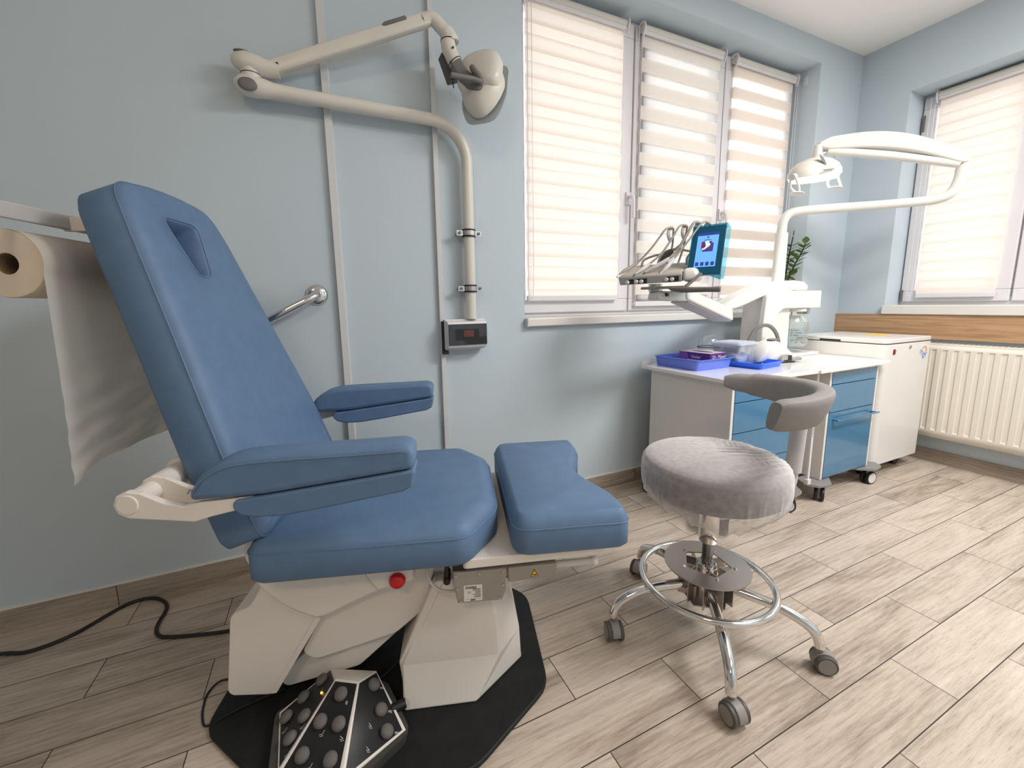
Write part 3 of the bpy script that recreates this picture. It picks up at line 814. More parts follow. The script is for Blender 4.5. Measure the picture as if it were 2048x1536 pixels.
for x, z in ((0.2045, 0.424), (0.207, 0.389), (0.214, 0.354), (0.262, 0.425), (0.3225, 0.424), (0.321, 0.388), (0.311, 0.353)):
    obj('screw', cyl(B(), (x, -0.2515, z), (x, -0.254, z), 0.0032, 10), m_steel, act)
lab = obj('type_plate', box(B(), 0.222, 0.268, -0.2527, -0.2515, 0.352, 0.395), m_paper, act, smooth=False)
bm = B()
random.seed(3)
for r in range(9):
    z = 0.3915 - r * 0.0036
    if r in (0, 1):
        x = 0.226
        while x < 0.253:
            w = random.choice((0.0005, 0.0009, 0.0012)); box(bm, x, x + w, -0.2529, -0.2526, z - 0.0024, z + 0.0008); x += w + random.choice((0.0005, 0.0008))
    else:
        box(bm, 0.247 + random.uniform(-.004, .004), 0.264, -0.2529, -0.2526, z - 0.0008, z + 0.0006)
box(bm, 0.226, 0.264, -0.2529, -0.2526, 0.3580, 0.3584); box(bm, 0.238, 0.250, -0.2529, -0.2526, 0.3535, 0.3565)
text_bm('CE', 0.008, frame((0.236, -0.2529, 0.3765), (-1, 0, 0), (0, 0, -1)), bm=bm)
obj('print', bm, m_ink, lab, smooth=False)
bm = B(); prism(bm, [(0.3915, 0.4005), (0.4105, 0.4010), (0.4008, 0.4205)], XZ, -0.2487, -0.2480, 0)
wn_ = obj('warning_triangle', bm, m_ink, act, smooth=False)
bm = B(); prism(bm, [(0.3938, 0.4018), (0.4083, 0.4022), (0.4009, 0.4172)], XZ, -0.2491, -0.2486); 
obj('yellow_field', bm, m_yel, wn_, smooth=False)
bm = B(); prism(bm, [(0.3985, 0.4035), (0.4055, 0.4037), (0.4062, 0.4062), (0.4020, 0.4070), (0.3990, 0.4058), (0.3975, 0.4085), (0.3965, 0.4082)], XZ, -0.2494, -0.2490)
obj('hand_pictogram', bm, m_ink, wn_, smooth=False)
# loop of actuator cable and its black clamp
bm = tube(B(), catmull([(0.130, -0.205, 0.440), (0.133, -0.215, 0.405), (0.148, -0.222, 0.378), (0.172, -0.226, 0.367), (0.215, -0.226, 0.364)], 6), 0.0042, 8)
obj('actuator_cable', bm, m_gp, act)
bm = box(B(), 0.176, 0.186, -0.235, -0.19, 0.40, 0.455); cyl(bm, (0.181, -0.24, 0.400), (0.181, -0.19, 0.400), 0.009, 14); box(bm, 0.196, 0.232, -0.245, -0.19, 0.432, 0.450)
obj('cable_clamp', bm, m_black, act, smooth=False, bevel=0.002)
# paper roll rail behind the head end
rail = [(-0.655, -0.42, 1.283), (-0.655, -0.095, 1.288)]
bm = box(B(), -0.662, -0.650, -0.46, -0.075, 1.270, 1.303)
rl = obj('roll_rail', bm, m_gp, chair, smooth=False, bevel=0.003)
bm = B()
box(bm, -0.668, -0.52, -0.080, -0.066, 1.268, 1.300)
obj('rail_bracket', bm, m_white, rl, smooth=False, bevel=0.002)
bm = cyl(B(), (-0.668, -0.05, 1.18), (-0.668, 0.255, 1.18), 0.009, 12)
box(bm, -0.676, -0.659, 0.24, 0.258, 1.165, 1.303); box(bm, -0.662, -0.650, -0.075, 0.258, 1.270, 1.303)
obj('roll_spindle', bm, m_gp, rl, smooth=False)
# the seat shell back part seen between cushions
def chair_pt(p): 
    c, s = math.cos(CA), math.sin(CA)
    return Vector((CO.x + p[0] * c - p[1] * s, CO.y + p[0] * s + p[1] * c, p[2]))

# ------------------------------------------------------------------ paper roll with hanging sheet
roll = thing('paper_roll', 'roll of couch paper with hanging torn sheet, behind the blue backrest', 'paper roll', chair_pt((-0.684, -0.20, 1.183)), CA)
bm = B()
fy = lambda x, y, z: Vector((x, z, y))
prof = [(0.022, 0.0), (0.068, 0.0), (0.0695, 0.004), (0.0695, 0.395), (0.068, 0.40), (0.022, 0.40), (0.022, 0.0)]
lathe(bm, prof, (0, 0, 0), 48, fy, close=False)
rb_ = obj('roll_body', bm, M('cream_paper_roll', (0.66, 0.56, 0.44), 0.85, bump=(300, 0.2, 0.001), var=(9, 0.04)), roll, angle=60)
bm = B(); lathe(bm, [(0.0205, 0.002), (0.0225, 0.002), (0.0225, 0.398), (0.0205, 0.398), (0.0205, 0.002)], (0, 0, 0), 32, fy, close=False)
obj('cardboard_core', bm, M('brown_cardboard', (0.20, 0.14, 0.07), 0.9, var=(30, 0.1)), rb_, angle=60)
bm = B(); g = []
random.seed(5)
NU, NV = 44, 60
for j in range(NV + 1):
    v = j / NV; row = []
    for i in range(NU + 1):
        u = i / NU
        y = 0.002 + 0.425 * u
        # start on top of the roll, roll over the front, hang down
        arc = 0.13
        L = v * 0.555
        if L < arc:
            a = PI / 2 - L / 0.0705
            x, z = 0.0705 * math.cos(a), 0.0705 * math.sin(a)
        else:
            a = PI / 2 - arc / 0.0705
            d = L - arc
            x, z = 0.0705 * math.cos(a) + 0.004 * math.sin(d * 8), 0.0705 * math.sin(a) - d
        w = max(0.0, (L - 0.28) / 0.275)
        x += w * ((0.25 + 0.75 * min(1, u * 4)) * (0.007 * math.sin(14 * y + 42 * v * v) + 0.007 * math.sin(27 * v * (1 + 0.6 * u) + 5 * u) * (0.3 + u))) + 0.016 * w
        y -= 0.030 * v * (1 - u) + 0.012 * w * (1 - u)
        z -= 0.012 * w * math.exp(-(u / 0.10) ** 2) * 2.2 - 0.02 * w * u
        row.append(bm.verts.new((x, y, z)))
    g.append(row)
for j in range(NV):
    for i in range(NU):
        bm.faces.new((g[j][i], g[j][i + 1], g[j + 1][i + 1], g[j + 1][i]))
obj('hanging_sheet', bm, m_tissue, roll, angle=180)

# ------------------------------------------------------------------ foot pedal
pa = math.atan2(-0.54, 0.842)
ped = thing('foot_pedal', 'black and white foot control with grey domed buttons, beside the white chair base', 'foot control', (-0.030, -0.878, 0.014), pa)
base = [(-0.178, 0.004), (-0.088, -0.140), (0.088, -0.140), (0.178, 0.004), (0.066, 0.122), (-0.066, 0.122)]
bm = loft(B(), [[(p[0] * 1.0, p[1], 0.0) for p in bev(base, 0.02)], [(p[0] * 1.03, p[1] * 1.03, 0.022) for p in bev(base, 0.02)], [(p[0] * 1.035, p[1] * 1.035, 0.030) for p in bev(base, 0.02)]])
obj('pedal_tray', bm, m_olive, ped, angle=30)
TLc, TRc = Vector((-0.032, 0.044, 0.108)), Vector((0.032, 0.044, 0.108))
BLf, BRf = Vector((-0.076, -0.130, 0.036)), Vector((0.076, -0.130, 0.036))
Lc, Rc = Vector((-0.172, 0.004, 0.030)), Vector((0.172, 0.004, 0.030))
BKL, BKR = Vector((-0.088, 0.112, 0.064)), Vector((0.040, 0.121, 0.064))
bm = B()
V = [bm.verts.new(v) for v in (TLc, TRc, BRf, BLf, Lc, Rc, BKL, BKR)]
lowv = [bm.verts.new(Vector((v.x, v.y, 0.012))) for v in (BLf, BRf, Rc, BKR, BKL, Lc)]
bm.faces.new((V[0], V[3], V[2], V[1])); bm.faces.new((V[0], V[1], V[7], V[6]))
edge = [V[3], V[2], V[5], V[7], V[6], V[4]]
for k in range(6):
    bm.faces.new((lowv[k], lowv[(k + 1) % 6], edge[(k + 1) % 6], edge[k]))
bm.faces.new(lowv[::-1])
def bil(q, u, v):
    return (q[0] * (1 - u) + q[3] * u) * (1 - v) + (q[1] * (1 - u) + q[2] * u) * v
def bnorm(q, u, v):
    n = (bil(q, u + .01, v) - bil(q, u - .01, v)).cross(bil(q, u, v + .01) - bil(q, u, v - .01)).normalized()
    return n if n.z > 0 else -n
def patch(bm, q, u0, u1, v0, v1, h, n=8):
    g = [[bm.verts.new(bil(q, u0 + (u1 - u0) * i / n, v0 + (v1 - v0) * j / n) + bnorm(q, .5, .5) * h) for i in range(n + 1)] for j in range(n + 1)]
    for j in range(n):
        for i in range(n): bm.faces.new((g[j][i], g[j][i + 1], g[j + 1][i + 1], g[j + 1][i]))
QC, QL, QR = [TLc, BLf, BRf, TRc], [TLc, BKL, Lc, BLf], [TRc, BRf, Rc, BKR]
patch(bm, QL, 0, 1, 0, 1, 0); patch(bm, QR, 0, 1, 0, 1, 0)
bmesh.ops.remove_doubles(bm, verts=bm.verts, dist=1e-5)
obj('pedal_housing', bm, m_white, ped, smooth=False)
panels = []
for q, (ua, ub, va, vb) in ((QC, (0.05, 0.95, 0.03, 0.985)), (QL, (0.03, 0.97, 0.035, 0.95)), (QR, (0.05, 0.95, 0.03, 0.97))):
    bm = B(); patch(bm, q, ua, ub, va, vb, 0.0014)
    panels.append((obj('button_panel', bm, m_pedpan, ped, angle=60), q, bnorm(q, .5, .5)))
def on_quad(q, n, u, v, h=0.0):
    return bil(q, u, v) + bnorm(q, u, v) * h
def pbtn(i, u, v, r=0.0165):
    pan, q, n = panels[i]
    c = on_quad(q, n, u, v, 0.003)
    x = Vector((1, 0, 0)); mm = frame(c, (x - n * x.dot(n)), n.cross(x))
    bm = B()
    f = lambda X, Y, Z: mm @ Vector((X, Y, Z))
    lathe(bm, [(r * 0.96, -0.001), (r, 0.003), (r * 0.93, 0.007), (r * 0.72, 0.0105), (r * 0.4, 0.0125), (0, 0.013)], (0, 0, 0), 28, f)
    obj('pedal_button', bm, m_pedbtn, pan, angle=60)
def ptext(i, s, u, v, size):
    pan, q, n = panels[i]
    c = on_quad(q, n, u, v, 0.0031)
    x = Vector((0.94, 0.34, 0)); x = (x - n * x.dot(n)); y = n.cross(x)
    obj('print', text_bm(s, size, frame(c, x, y)), m_whiteink, pan, smooth=False)
def picto(i, u, v, flip=1):
    pan, q, n = panels[i]
    c = on_quad(q, n, u, v, 0.0029)
    x = Vector((0.94, 0.34, 0)); x = (x - n * x.dot(n)); y = n.cross(x); mm = frame(c, x, y)
    bm = B()
    for pts in ([(-0.006, 0.0), (0.002, 0.0)], [(0.002, 0.0), (0.006 * flip, 0.007)], [(-0.004, -0.0035), (0.004, -0.0035)]):
        a, b = Vector(pts[0]), Vector(pts[1]); d = (b - a).normalized(); w = Vector((-d.y, d.x)) * 0.0004
        poly_on(bm, mm, [a - w, b - w, b + w, a + w])
    obj('print', bm, m_whiteink, pan, smooth=False)
for i, u, v in ((0, 0.50, 0.17), (0, 0.27, 0.48), (0, 0.72, 0.48), (0, 0.25, 0.82), (0, 0.76, 0.82)): pbtn(i, u, v)
for u, v in ((0.20, 0.76), (0.55, 0.80), (0.55, 0.26), (0.86, 0.74), (0.79, 0.22)): pbtn(1, u, v)
for u, v in ((0.66, 0.18), (0.71, 0.56), (0.72, 0.86)): pbtn(2, u, v)
ptext(0, '0', 0.76, 0.255, 0.011); ptext(2, 'M1', 0.90, 0.30, 0.008); ptext(2, 'M2', 0.88, 0.665, 0.008); ptext(2, 'M3', 0.86, 0.965, 0.008); ptext(1, '+', 0.22, 0.33, 0.008)
picto(0, 0.42, 0.60); picto(0, 0.88, 0.615, -1); picto(0, 0.45, 0.915); picto(2, 0.46, 0.66, -1); picto(2, 0.40, 0.90, -1); picto(1, 0.90, 0.52); picto(1, 0.60, 0.10); picto(1, 0.85, 0.03)
pan, q, n = panels[1]
obj('indicator_led', ball(B(), on_quad(q, n, 0.24, 0.25, 0.0035), 0.0030, n=12), m_led, pan)
bm = cyl(B(), (0.118, 0.045, 0.036), (0.146, 0.066, 0.036), 0.012, 18)
pk = obj('side_knob', bm, m_black, ped)
obj('knob_cap', cyl(B(), (0.1455, 0.0657, 0.036), (0.1475, 0.0673, 0.036), 0.0095, 18), m_gp, pk)
bm = tube(B(), catmull([(0.03, 0.119, 0.03), (0.055, 0.150, 0.03), (0.085, 0.19, 0.05), (0.10, 0.225, 0.075), (0.105, 0.250, 0.09)], 6), 0.0026, 8)
obj('pedal_cable', bm, m_black, ped)

# cables on the floor
def cable(name, pts, r, label, group=None):
    o = obj(name, tube(B(), catmull(pts, 8), r, 8), m_black)
    return tag(o, label, 'cable', group)
cz_ = 0.0062
cable('power_cable', [(-1.15, -0.10, cz_), (-1.008, -0.136, cz_), (-0.927, -0.162, cz_), (-0.833, -0.128, cz_), (-0.735, -0.030, cz_), (-0.664, -0.022, cz_), (-0.614, -0.061, cz_), (-0.588, -0.117, cz_), (-0.590, -0.209, cz_), (-0.572, -0.261, cz_), (-0.533, -0.288, cz_), (-0.415, -0.329, cz_), (-0.350, -0.345, cz_), (-0.300, -0.372, 0.0206), (-0.24, -0.42, 0.0206)], 0.006,
      'thick black power cable snaking over the floor tiles towards the white chair base')
cable('thin_cable', [(-0.26, -0.60, 0.0175), (-0.300, -0.585, 0.0175), (-0.345, -0.560, 0.0075), (-0.370, -0.585, 0.0032), (-0.372, -0.630, 0.0032), (-0.365, -0.672, 0.0032), (-0.350, -0.700, 0.0060), (-0.312, -0.703, 0.0172), (-0.262, -0.690, 0.0172), (-0.17, -0.68, 0.0172)], 0.0028,
      'thin black cable looping out from under the white chair base onto the black plate')

# ------------------------------------------------------------------ wall mounted examination lamp
lx, ly = 0.643, -0.050
lamp = thing('examination_lamp', 'ivory jointed examination lamp on a wall pole beside the pale strips', 'lamp', (lx, ly, 1.02))
def lp(x, y, z): return Vector((x - lx, y - ly, z - 1.02))
path = [lp(lx, ly, 1.02), lp(lx, ly, 1.40), lp(lx, ly, 1.66)]
ctr = (lx - 0.16, 1.70)
for k in range(11):
    a = k / 10 * (PI / 2)
    path.append(lp(ctr[0] + 0.160 * math.cos(a), ly - 0.001 * k, 1.70 + 0.150 * math.sin(a)))
path += [lp(0.30, -0.062, 1.8505), lp(-0.06, -0.066, 1.8515)]
obj('pole', tube(B(), path, 0.0245, 24), m_ivory, lamp)
for z in (1.402, 1.158):
    bm = B()
    lathe(bm, [(0.0250, -0.010), (0.0290, -0.010), (0.0290, 0.010), (0.0250, 0.010), (0.0250, -0.010)], lp(lx, ly, z), 28, close=False)
    box(bm, -0.058, -0.026, -0.004, 0.004, z - 1.02 - 0.011, z - 1.02 + 0.011); box(bm, 0.026, 0.058, -0.004, 0.004, z - 1.02 - 0.011, z - 1.02 + 0.011)
    cl = obj('pipe_clamp', bm, m_steel, lamp, angle=40)
    bm = B()
    for dz in (-0.0135, 0.0135):
        lathe(bm, [(0.0250, -0.003), (0.0305, -0.003), (0.0305, 0.003), (0.0250, 0.003), (0.0250, -0.003)], lp(lx, ly, z + dz), 28, close=False)
    obj('rubber_liner', bm, m_black, cl)
    bm = B()
    for sx in (-0.045, 0.045):
        cyl(bm, (sx, -0.004, z - 1.02), (sx, -0.009, z - 1.02), 0.0065, 14); cyl(bm, (sx, 0.004, z - 1.02), (sx, 0.049, z - 1.02), 0.004, 10)
    obj('clamp_screw', bm, m_grip, cl)
# elbow: lower socket, pivot, upper knuckle
bm = B()
ex, ey = -0.150, -0.070
tube(bm, [lp(-0.055, -0.066, 1.8515), lp(-0.085, -0.067, 1.852), lp(-0.110, -0.068, 1.8525), lp(-0.135, -0.069, 1.853), lp(-0.165, -0.07, 1.8545), lp(-0.188, -0.070, 1.856), lp(-0.203, -0.070, 1.858)],
     [0.0250, 0.0258, 0.031, 0.035, 0.036, 0.029, 0.012], 24)
el = obj('elbow_socket', bm, m_ivory, lamp)
bm = cyl(B(), lp(ex, ey, 1.870), lp(ex, ey, 1.905), 0.031, 28)
obj('pivot', bm, m_ivory, el)
bm = cyl(B(), lp(ex, ey, 1.888), lp(ex, ey, 1.8905), 0.0318, 28); 
obj('pivot_groove', bm, m_black, el)
bm = B(); ball(bm, lp(-0.160, -0.100, 1.846), 0.030, 0.010, 0.022, 20)
obj('socket_cap', bm, m_grip, el)
uA, uB = Vector((-0.075, -0.079, 1.924)), Vector((0.455, -0.150, 2.160))
ud = (uB - uA).normalized()
bm = B()
tube(bm, [lp(-0.205, -0.072, 1.928), lp(-0.195, -0.072, 1.928), lp(-0.165, -0.072, 1.926), lp(-0.13, -0.073, 1.921), lp(-0.10, -0.075, 1.917), lp(-0.06, -0.079, 1.918)],
     [0.010, 0.024, 0.035, 0.034, 0.028, 0.026], 24)
kn = obj('elbow_knuckle', bm, m_ivory, lamp)
bm = ball(B(), lp(-0.170, -0.074, 1.957), 0.026, 0.016, 0.006, 20)
obj('knuckle_cap', bm, m_grip, kn)
def uv_(s): return lp(*(uA + (uB - uA) * s))
bm = tube(B(), [uv_(-0.035), uv_(-0.02), uv_(0.0), uv_(0.25), uv_(0.75), uv_(1.0), uv_(1.025), uv_(1.04)], [0.6, 0.9, 1.0, 1.0, 1.0, 1.0, 0.9, 0.6], 20, flat=(0.0235, 0.020), up=(0, 0, 1))
ua = obj('upper_arm', bm, m_ivory, lamp)
bm = tube(B(), [uv_(0.68) + Vector((0, -0.004, 0.0165)), uv_(0.72) + Vector((0, -0.005, 0.0195)), uv_(0.86) + Vector((0, -0.005, 0.0195)), uv_(0.885) + Vector((0, -0.004, 0.0165))], [0.3, 1, 1, 0.3], 12, flat=(0.007, 0.0205), up=(0, 0, 1))
obj('spring_slot', bm, m_grip, ua)
bm = B()
for s in (0.02, 0.985):
    c = uv_(s); cyl(bm, c + Vector((0, -0.0195, 0)), c + Vector((0, -0.0222, 0)), 0.0045, 12)
obj('arm_screw', bm, m_black, ua)
# wrist, neck and head
bm = tube(B(), catmull([uv_(0.985), uv_(1.03) + Vector((0.012, -0.002, 0.004)), lp(0.520, -0.160, 2.142), lp(0.546, -0.164, 2.116), lp(0.553, -0.166, 2.094)], 5), [0.024] * 6 + [0.0245] * 6 + [0.029] * 5 + [0.031] * 4, 22)
obj('wrist', bm, m_ivory, lamp)
bm = tube(B(), catmull([lp(0.540, -0.166, 2.106), lp(0.541, -0.168, 2.078), lp(0.552, -0.172, 2.046), lp(0.566, -0.176, 2.022)], 5), [0.0285] * 8 + [0.027] * 8, 22)
nk = obj('neck', bm, m_ivory, lamp)
bm = cyl(B(), lp(0.5405, -0.1665, 2.0985), lp(0.5405, -0.1668, 2.0955), 0.0300, 24); cyl(bm, lp(0.562, -0.1748, 2.0285), lp(0.5635, -0.1752, 2.0260), 0.0285, 24)
cyl(bm, lp(0.548, -0.198, 2.062), lp(0.548, -0.203, 2.062), 0.004, 10)
obj('neck_groove', bm, m_black, nk)
bm = tube(B(), catmull([lp(0.560, -0.175, 2.030), lp(0.580, -0.186, 1.990), lp(0.605, -0.205, 1.955), lp(0.638, -0.222, 1.932), lp(0.655, -0.226, 1.930)], 6), 1.0, 18, flat=(0.0235, 0.019), up=(0.4, 0, 0.9))
obj('fork', bm, m_grip, lamp)
bm = tube(B(), catmull([lp(0.585, -0.160, 2.026), lp(0.612, -0.150, 1.990), lp(0.640, -0.150, 1.950), lp(0.655, -0.155, 1.925)], 6), 1.0, 14, flat=(0.012, 0.014), up=(0.4, 0, 0.9))
obj('fork', bm, m_ivory, lamp)
hc = Vector((0.668, -0.185, 1.956))
ax = Vector((0.66, 0.66, -0.30)).normalized()      # the light looks away from the camera, to the right and down
hz_ = Vector((0, 0, 1)); hz_ = (hz_ - ax * hz_.dot(ax)).normalized(); hy_ = ax.cross(hz_)
HM = Matrix.Identity(4)
for i in range(3):
    HM[i][0] = hy_[i]; HM[i][1] = hz_[i]; HM[i][2] = ax[i]
def hp_(a, b, c):     # a across, b up, c forward
    v = HM @ Vector((a, b, c)); return lp(*(hc + v))
bm = B()
prof = [(0.0, -0.050), (0.35, -0.047), (0.66, -0.038), (0.88, -0.020), (0.99, 0.004), (1.02, 0.020), (0.97, 0.022), (0.80, 0.004), (0.5, -0.012), (0.0, -0.018)]
egg = lambda x, y, z, a, b: hp_(a * x * (1 - 0.22 * max(0, -y)), b * y - 0.008, z)
lathe(bm, prof, (0, 0, 0), 44, lambda x, y, z: egg(x, y, z, 0.092, 0.118), close=False)
hd = obj('lamp_head', bm, m_ivory, lamp)
bm = B()
lathe(bm, [(0.96, 0.012), (0.80, 0.000), (0.5, -0.008), (0.0, -0.012)], (0, 0, 0), 36, lambda x, y, z: egg(x, y, z, 0.092, 0.118), close=False)
obj('reflector', bm, m_bluelens, hd)
bm = B()
sh_ = [(-0.090, 0.070), (-0.070, 0.106), (-0.025, 0.122), (0.030, 0.122), (0.074, 0.104), (0.092, 0.066), (0.094, 0.0), (0.078, -0.038), (0.0, -0.052), (-0.078, -0.038), (-0.094, 0.0)]
sh_ = bev(sh_, 0.02)
loft(bm, [[hp_(p, q, -0.012) for p, q in sh_], [hp_(p * 0.99, q * 0.99, -0.036) for p, q in sh_], [hp_(p * 0.90, q * 0.90 + 0.002, -0.052) for p, q in sh_], [hp_(p * 0.66, q * 0.66 + 0.008, -0.062) for p, q in sh_], [hp_(p * 0.3, q * 0.3 + 0.015, -0.066) for p, q in sh_]])
obj('back_cover', bm, m_ivory, hd, angle=60)
bm = B()
fr_ = arc_fill([(-0.098, 0.105), (0.098, 0.105), (0.100, -0.05), (0.062, -0.142), (-0.062, -0.142), (-0.100, -0.05)], 0.04, 6)
prism(bm, fr_, lambda p, q, t: hp_(p, q, t), 0.030, 0.036)
obj('splash_shield', bm, clear_material('tinted_shield', (0.62, 0.64, 0.64), 0.08, 0.05, 0.35), hd, bevel=0.001)
bm = tube(B(), [hp_(0, 0.0, -0.060), hp_(0, 0.002, -0.082)], 0.010, 12); tube(bm, catmull([hp_(0, 0.0, -0.070), hp_(0, 0.0, -0.086), lp(0.640, -0.255, 1.938), lp(0.600, -0.262, 1.934), lp(0.515, -0.266, 1.929)], 6), [0.011] * 12 + [0.0095] * 13, 14)
obj('lamp_handle', bm, m_grip, hd)
bm = B(); mm = frame(lp(0.565, -0.125, 2.045), (0.93, 0, 0.36), (-0.36, 0, 0.93))
box(bm, -0.028, 0.022, 0.0, 0.05, -0.055, 0.045); 
for v in bm.verts: v.co = mm @ (Vector((v.co.x, v.co.z, -v.co.y)))
ad = obj('power_adapter', bm, m_dgrey, lamp, smooth=False, bevel=0.004)
bm = cyl(B(), mm @ Vector((-0.012, -0.055, -0.02)), mm @ Vector((-0.018, -0.078, -0.02)), 0.0022, 8)
obj('adapter_lead', bm, m_black, ad)
bm = tube(B(), catmull([mm @ Vector((0, 0.04, -0.03)), lp(0.575, -0.10, 2.07), lp(0.55, -0.14, 2.10)], 5), 0.006, 8)
obj('adapter_bracket', bm, m_dgrey, ad)

# ------------------------------------------------------------------ breaker box under the lamp pole
bk = thing('breaker_box', 'small white breaker box with smoked window, at the foot of the lamp pole', 'breaker box', (0.615, 0, 0.95))
bm = box(B(), -0.098, 0.098, -0.046, -0.001, -0.070, 0.070)
obj('housing', bm, m_pvc, bk, smooth=False, bevel=0.004)
bm = prism(B(), [(-0.046, -0.066), (-0.074, -0.058), (-0.080, -0.045), (-0.080, 0.045), (-0.074, 0.058), (-0.046, 0.066)], lambda p, q, t: Vector((t, p, q)), -0.094, 0.094)
cv = obj('front_cover', bm, m_pvc, bk, smooth=False, bevel=0.003)
bm = box(B(), -0.092, 0.092, -0.0835, -0.078, -0.047, 0.049)
sm = obj('smoked_lid', bm, m_smoke, cv, smooth=False, bevel=0.002)
bm = box(B(), -0.062, 0.052, -0.0840, -0.0834, -0.024, 0.026)
obj('breaker_row', bm, m_black, sm, smooth=False)
bm = box(B(), -0.020, 0.026, -0.0844, -0.0839, -0.010, 0.020)
obj('breaker_switch', bm, m_brown, sm, smooth=False)
bm = box(B(), -0.108, -0.099, -0.030, -0.001, -0.085, 0.062); box(bm, -0.108, -0.085, -0.05, -0.001, -0.088, -0.072)
obj('mounting_plate', bm, m_black, bk, smooth=False)

# ------------------------------------------------------------------ chrome grab bar
gb = thing('grab_bar', 'chrome grab bar fixed to the wall behind the backrest', 'grab bar', (0.0, 0, 1.134))
pts = catmull([Vector((0.0, -0.004, 0)), Vector((0.0, -0.035, 0)), Vector((-0.010, -0.056, -0.006)), Vector((-0.035, -0.066, -0.020)), Vector((-0.09, -0.067, -0.049))], 6) + [Vector((-0.30, -0.067, -0.160)), Vector((-0.42, -0.067, -0.222))]
pts += catmull([Vector((-0.42, -0.067, -0.222)), Vector((-0.455, -0.058, -0.240)), Vector((-0.465, -0.035, -0.246)), Vector((-0.465, -0.004, -0.246))], 6)[1:]
obj('bar', tube(B(), pts, 0.0155, 20), m_chrome, gb)
for c in ((0.0, 0.0), (-0.465, -0.246)):
    bm = lathe(B(), [(0.0, -0.014), (0.018, -0.014), (0.034, -0.011), (0.041, -0.004), (0.042, -0.0005), (0.0, -0.0005)], (c[0], 0, c[1]), 36, lambda x, y, z: Vector((x, z, y)))
    obj('wall_flange', bm, m_chrome, gb)

# ------------------------------------------------------------------ stool
SA = math.radians(16.4)
stool = thing('rolling_stool', 'chrome five-legged rolling stool with wrapped grey seat and grey curved arm back', 'stool', (1.092, -1.016, 0.0), SA)
def sp(deg, r, z):      # world azimuth to stool coordinates
    a = math.radians(deg) - SA
    return Vector((r * math.cos(a), r * math.sin(a), z))
caster_yaw = [170, 205, 250, 262, 318]
for k in range(5):
    az = 16.4 + 72 * k
    bm = tube(B(), catmull([sp(az, 0.030, 0.160), sp(az, 0.10, 0.156), sp(az, 0.20, 0.140), sp(az, 0.262, 0.122), sp(az, 0.296, 0.106), sp(az, 0.309, 0.088), sp(az, 0.311, 0.074)], 6), 1.0, 18, flat=(0.0165, 0.0125), up=(0, 0, 1))
    bm = tube(B(), catmull([sp(az, 0.030, 0.174), sp(az, 0.10, 0.171), sp(az, 0.20, 0.159), sp(az, 0.262, 0.138), sp(az, 0.294, 0.116), sp(az, 0.308, 0.089), sp(az, 0.311, 0.072)], 6), 0.0150, 18)
    lg = obj('leg', bm, m_chrome, stool)
    # twin wheel caster with a rounded hood
    yaw = math.radians(caster_yaw[k]) - SA
    d = Vector((math.cos(yaw), math.sin(yaw), 0)); sd = Vector((-d.y, d.x, 0))
    st = sp(az, 0.311, 0.0); c = st + d * 0.014 + Vector((0, 0, 0.0295))
    bm = cyl(B(), st + Vector((0, 0, 0.052)), st + Vector((0, 0, 0.074)), 0.008, 14)
    hood = []
    for j in range(15):
        a = math.radians(-28 + 215 * j / 14)
        hood.append((math.cos(a), math.sin(a)))
    poly = [(0.0325 * x, 0.0325 * y) for x, y in hood] + [(0.012 * x, 0.012 * y) for x, y in hood[::-1]]
    prism(bm, poly, lambda p, q, t: c + d * (-p) + Vector((0, 0, q)) + sd * t, -0.0135, 0.0135)
    cs = obj('caster', bm, m_tyre, lg, bevel=0.003, seg=3)
    for s in (-1, 1):
        bm = lathe(B(), [(0.0, 0.0), (0.0285, 0.0), (0.0295, 0.002), (0.0295, 0.009), (0.027, 0.0115), (0.0, 0.0115)], (0, 0, 0), 32,
                   lambda x, y, z: c + d * x + Vector((0, 0, y)) + sd * (s * (0.0145 + z)))
        w_ = obj('wheel', bm, m_dgrey, cs)
        bm = lathe(B(), [(0.0, 0.0112), (0.023, 0.0112), (0.023, 0.013), (0.0, 0.0135)], (0, 0, 0), 28, lambda x, y, z: c + d * x + Vector((0, 0, y)) + sd * (s * (0.0145 + z)))
        obj('wheel_face', bm, m_tyre, w_)
obj('foot_ring', tube(B(), [(0.199 * math.cos(2 * PI * k / 64), 0.199 * math.sin(2 * PI * k / 64), 0.183) for k in range(64)], 0.0105, 16, closed=True), m_chrome, stool)
# steel disc with a pentagonal opening, hub plates, bolts
bm = B()
n = 60; pent = [(0.075 * math.cos(2 * PI * k / 5 + 0.15), 0.075 * math.sin(2 * PI * k / 5 + 0.15)) for k in range(5)]
inner = []
for k in range(n):
    a = 2 * PI * k / n; t = 5 * (a - 0.15) / (2 * PI); i = math.floor(t) % 5; 
    p, q = Vector(pent[i]), Vector(pent[(i + 1) % 5]); dr = Vector((math.cos(a), math.sin(a)))
    e = q - p; den = dr.x * e.y - dr.y * e.x
    r = (p.x * e.y - p.y * e.x) / den
    inner.append((r * dr.x, r * dr.y))
outer = [(0.130 * math.cos(2 * PI * k / n), 0.130 * math.sin(2 * PI * k / n)) for k in range(n)]
R4 = [[bm.verts.new((x, y, z)) for x, y in pp] for pp, z in ((inner, 0.233), (outer, 0.233), (outer, 0.237), (inner, 0.237))]
for a, b in zip(R4, R4[1:] + R4[:1]):
    for k in range(n): bm.faces.new((a[k], a[(k + 1) % n], b[(k + 1) % n], b[k]))
disc = obj('steel_disc', bm, m_satin, stool, angle=30)
for k in range(5):
    a = 2 * PI * k / 5 + 0.15; x, y = 0.083 * math.cos(a), 0.083 * math.sin(a)
    obj('bolt', cyl(B(), (x, y, 0.237), (x, y, 0.2415), 0.0048, 12), m_chrome, disc)
bm = B()
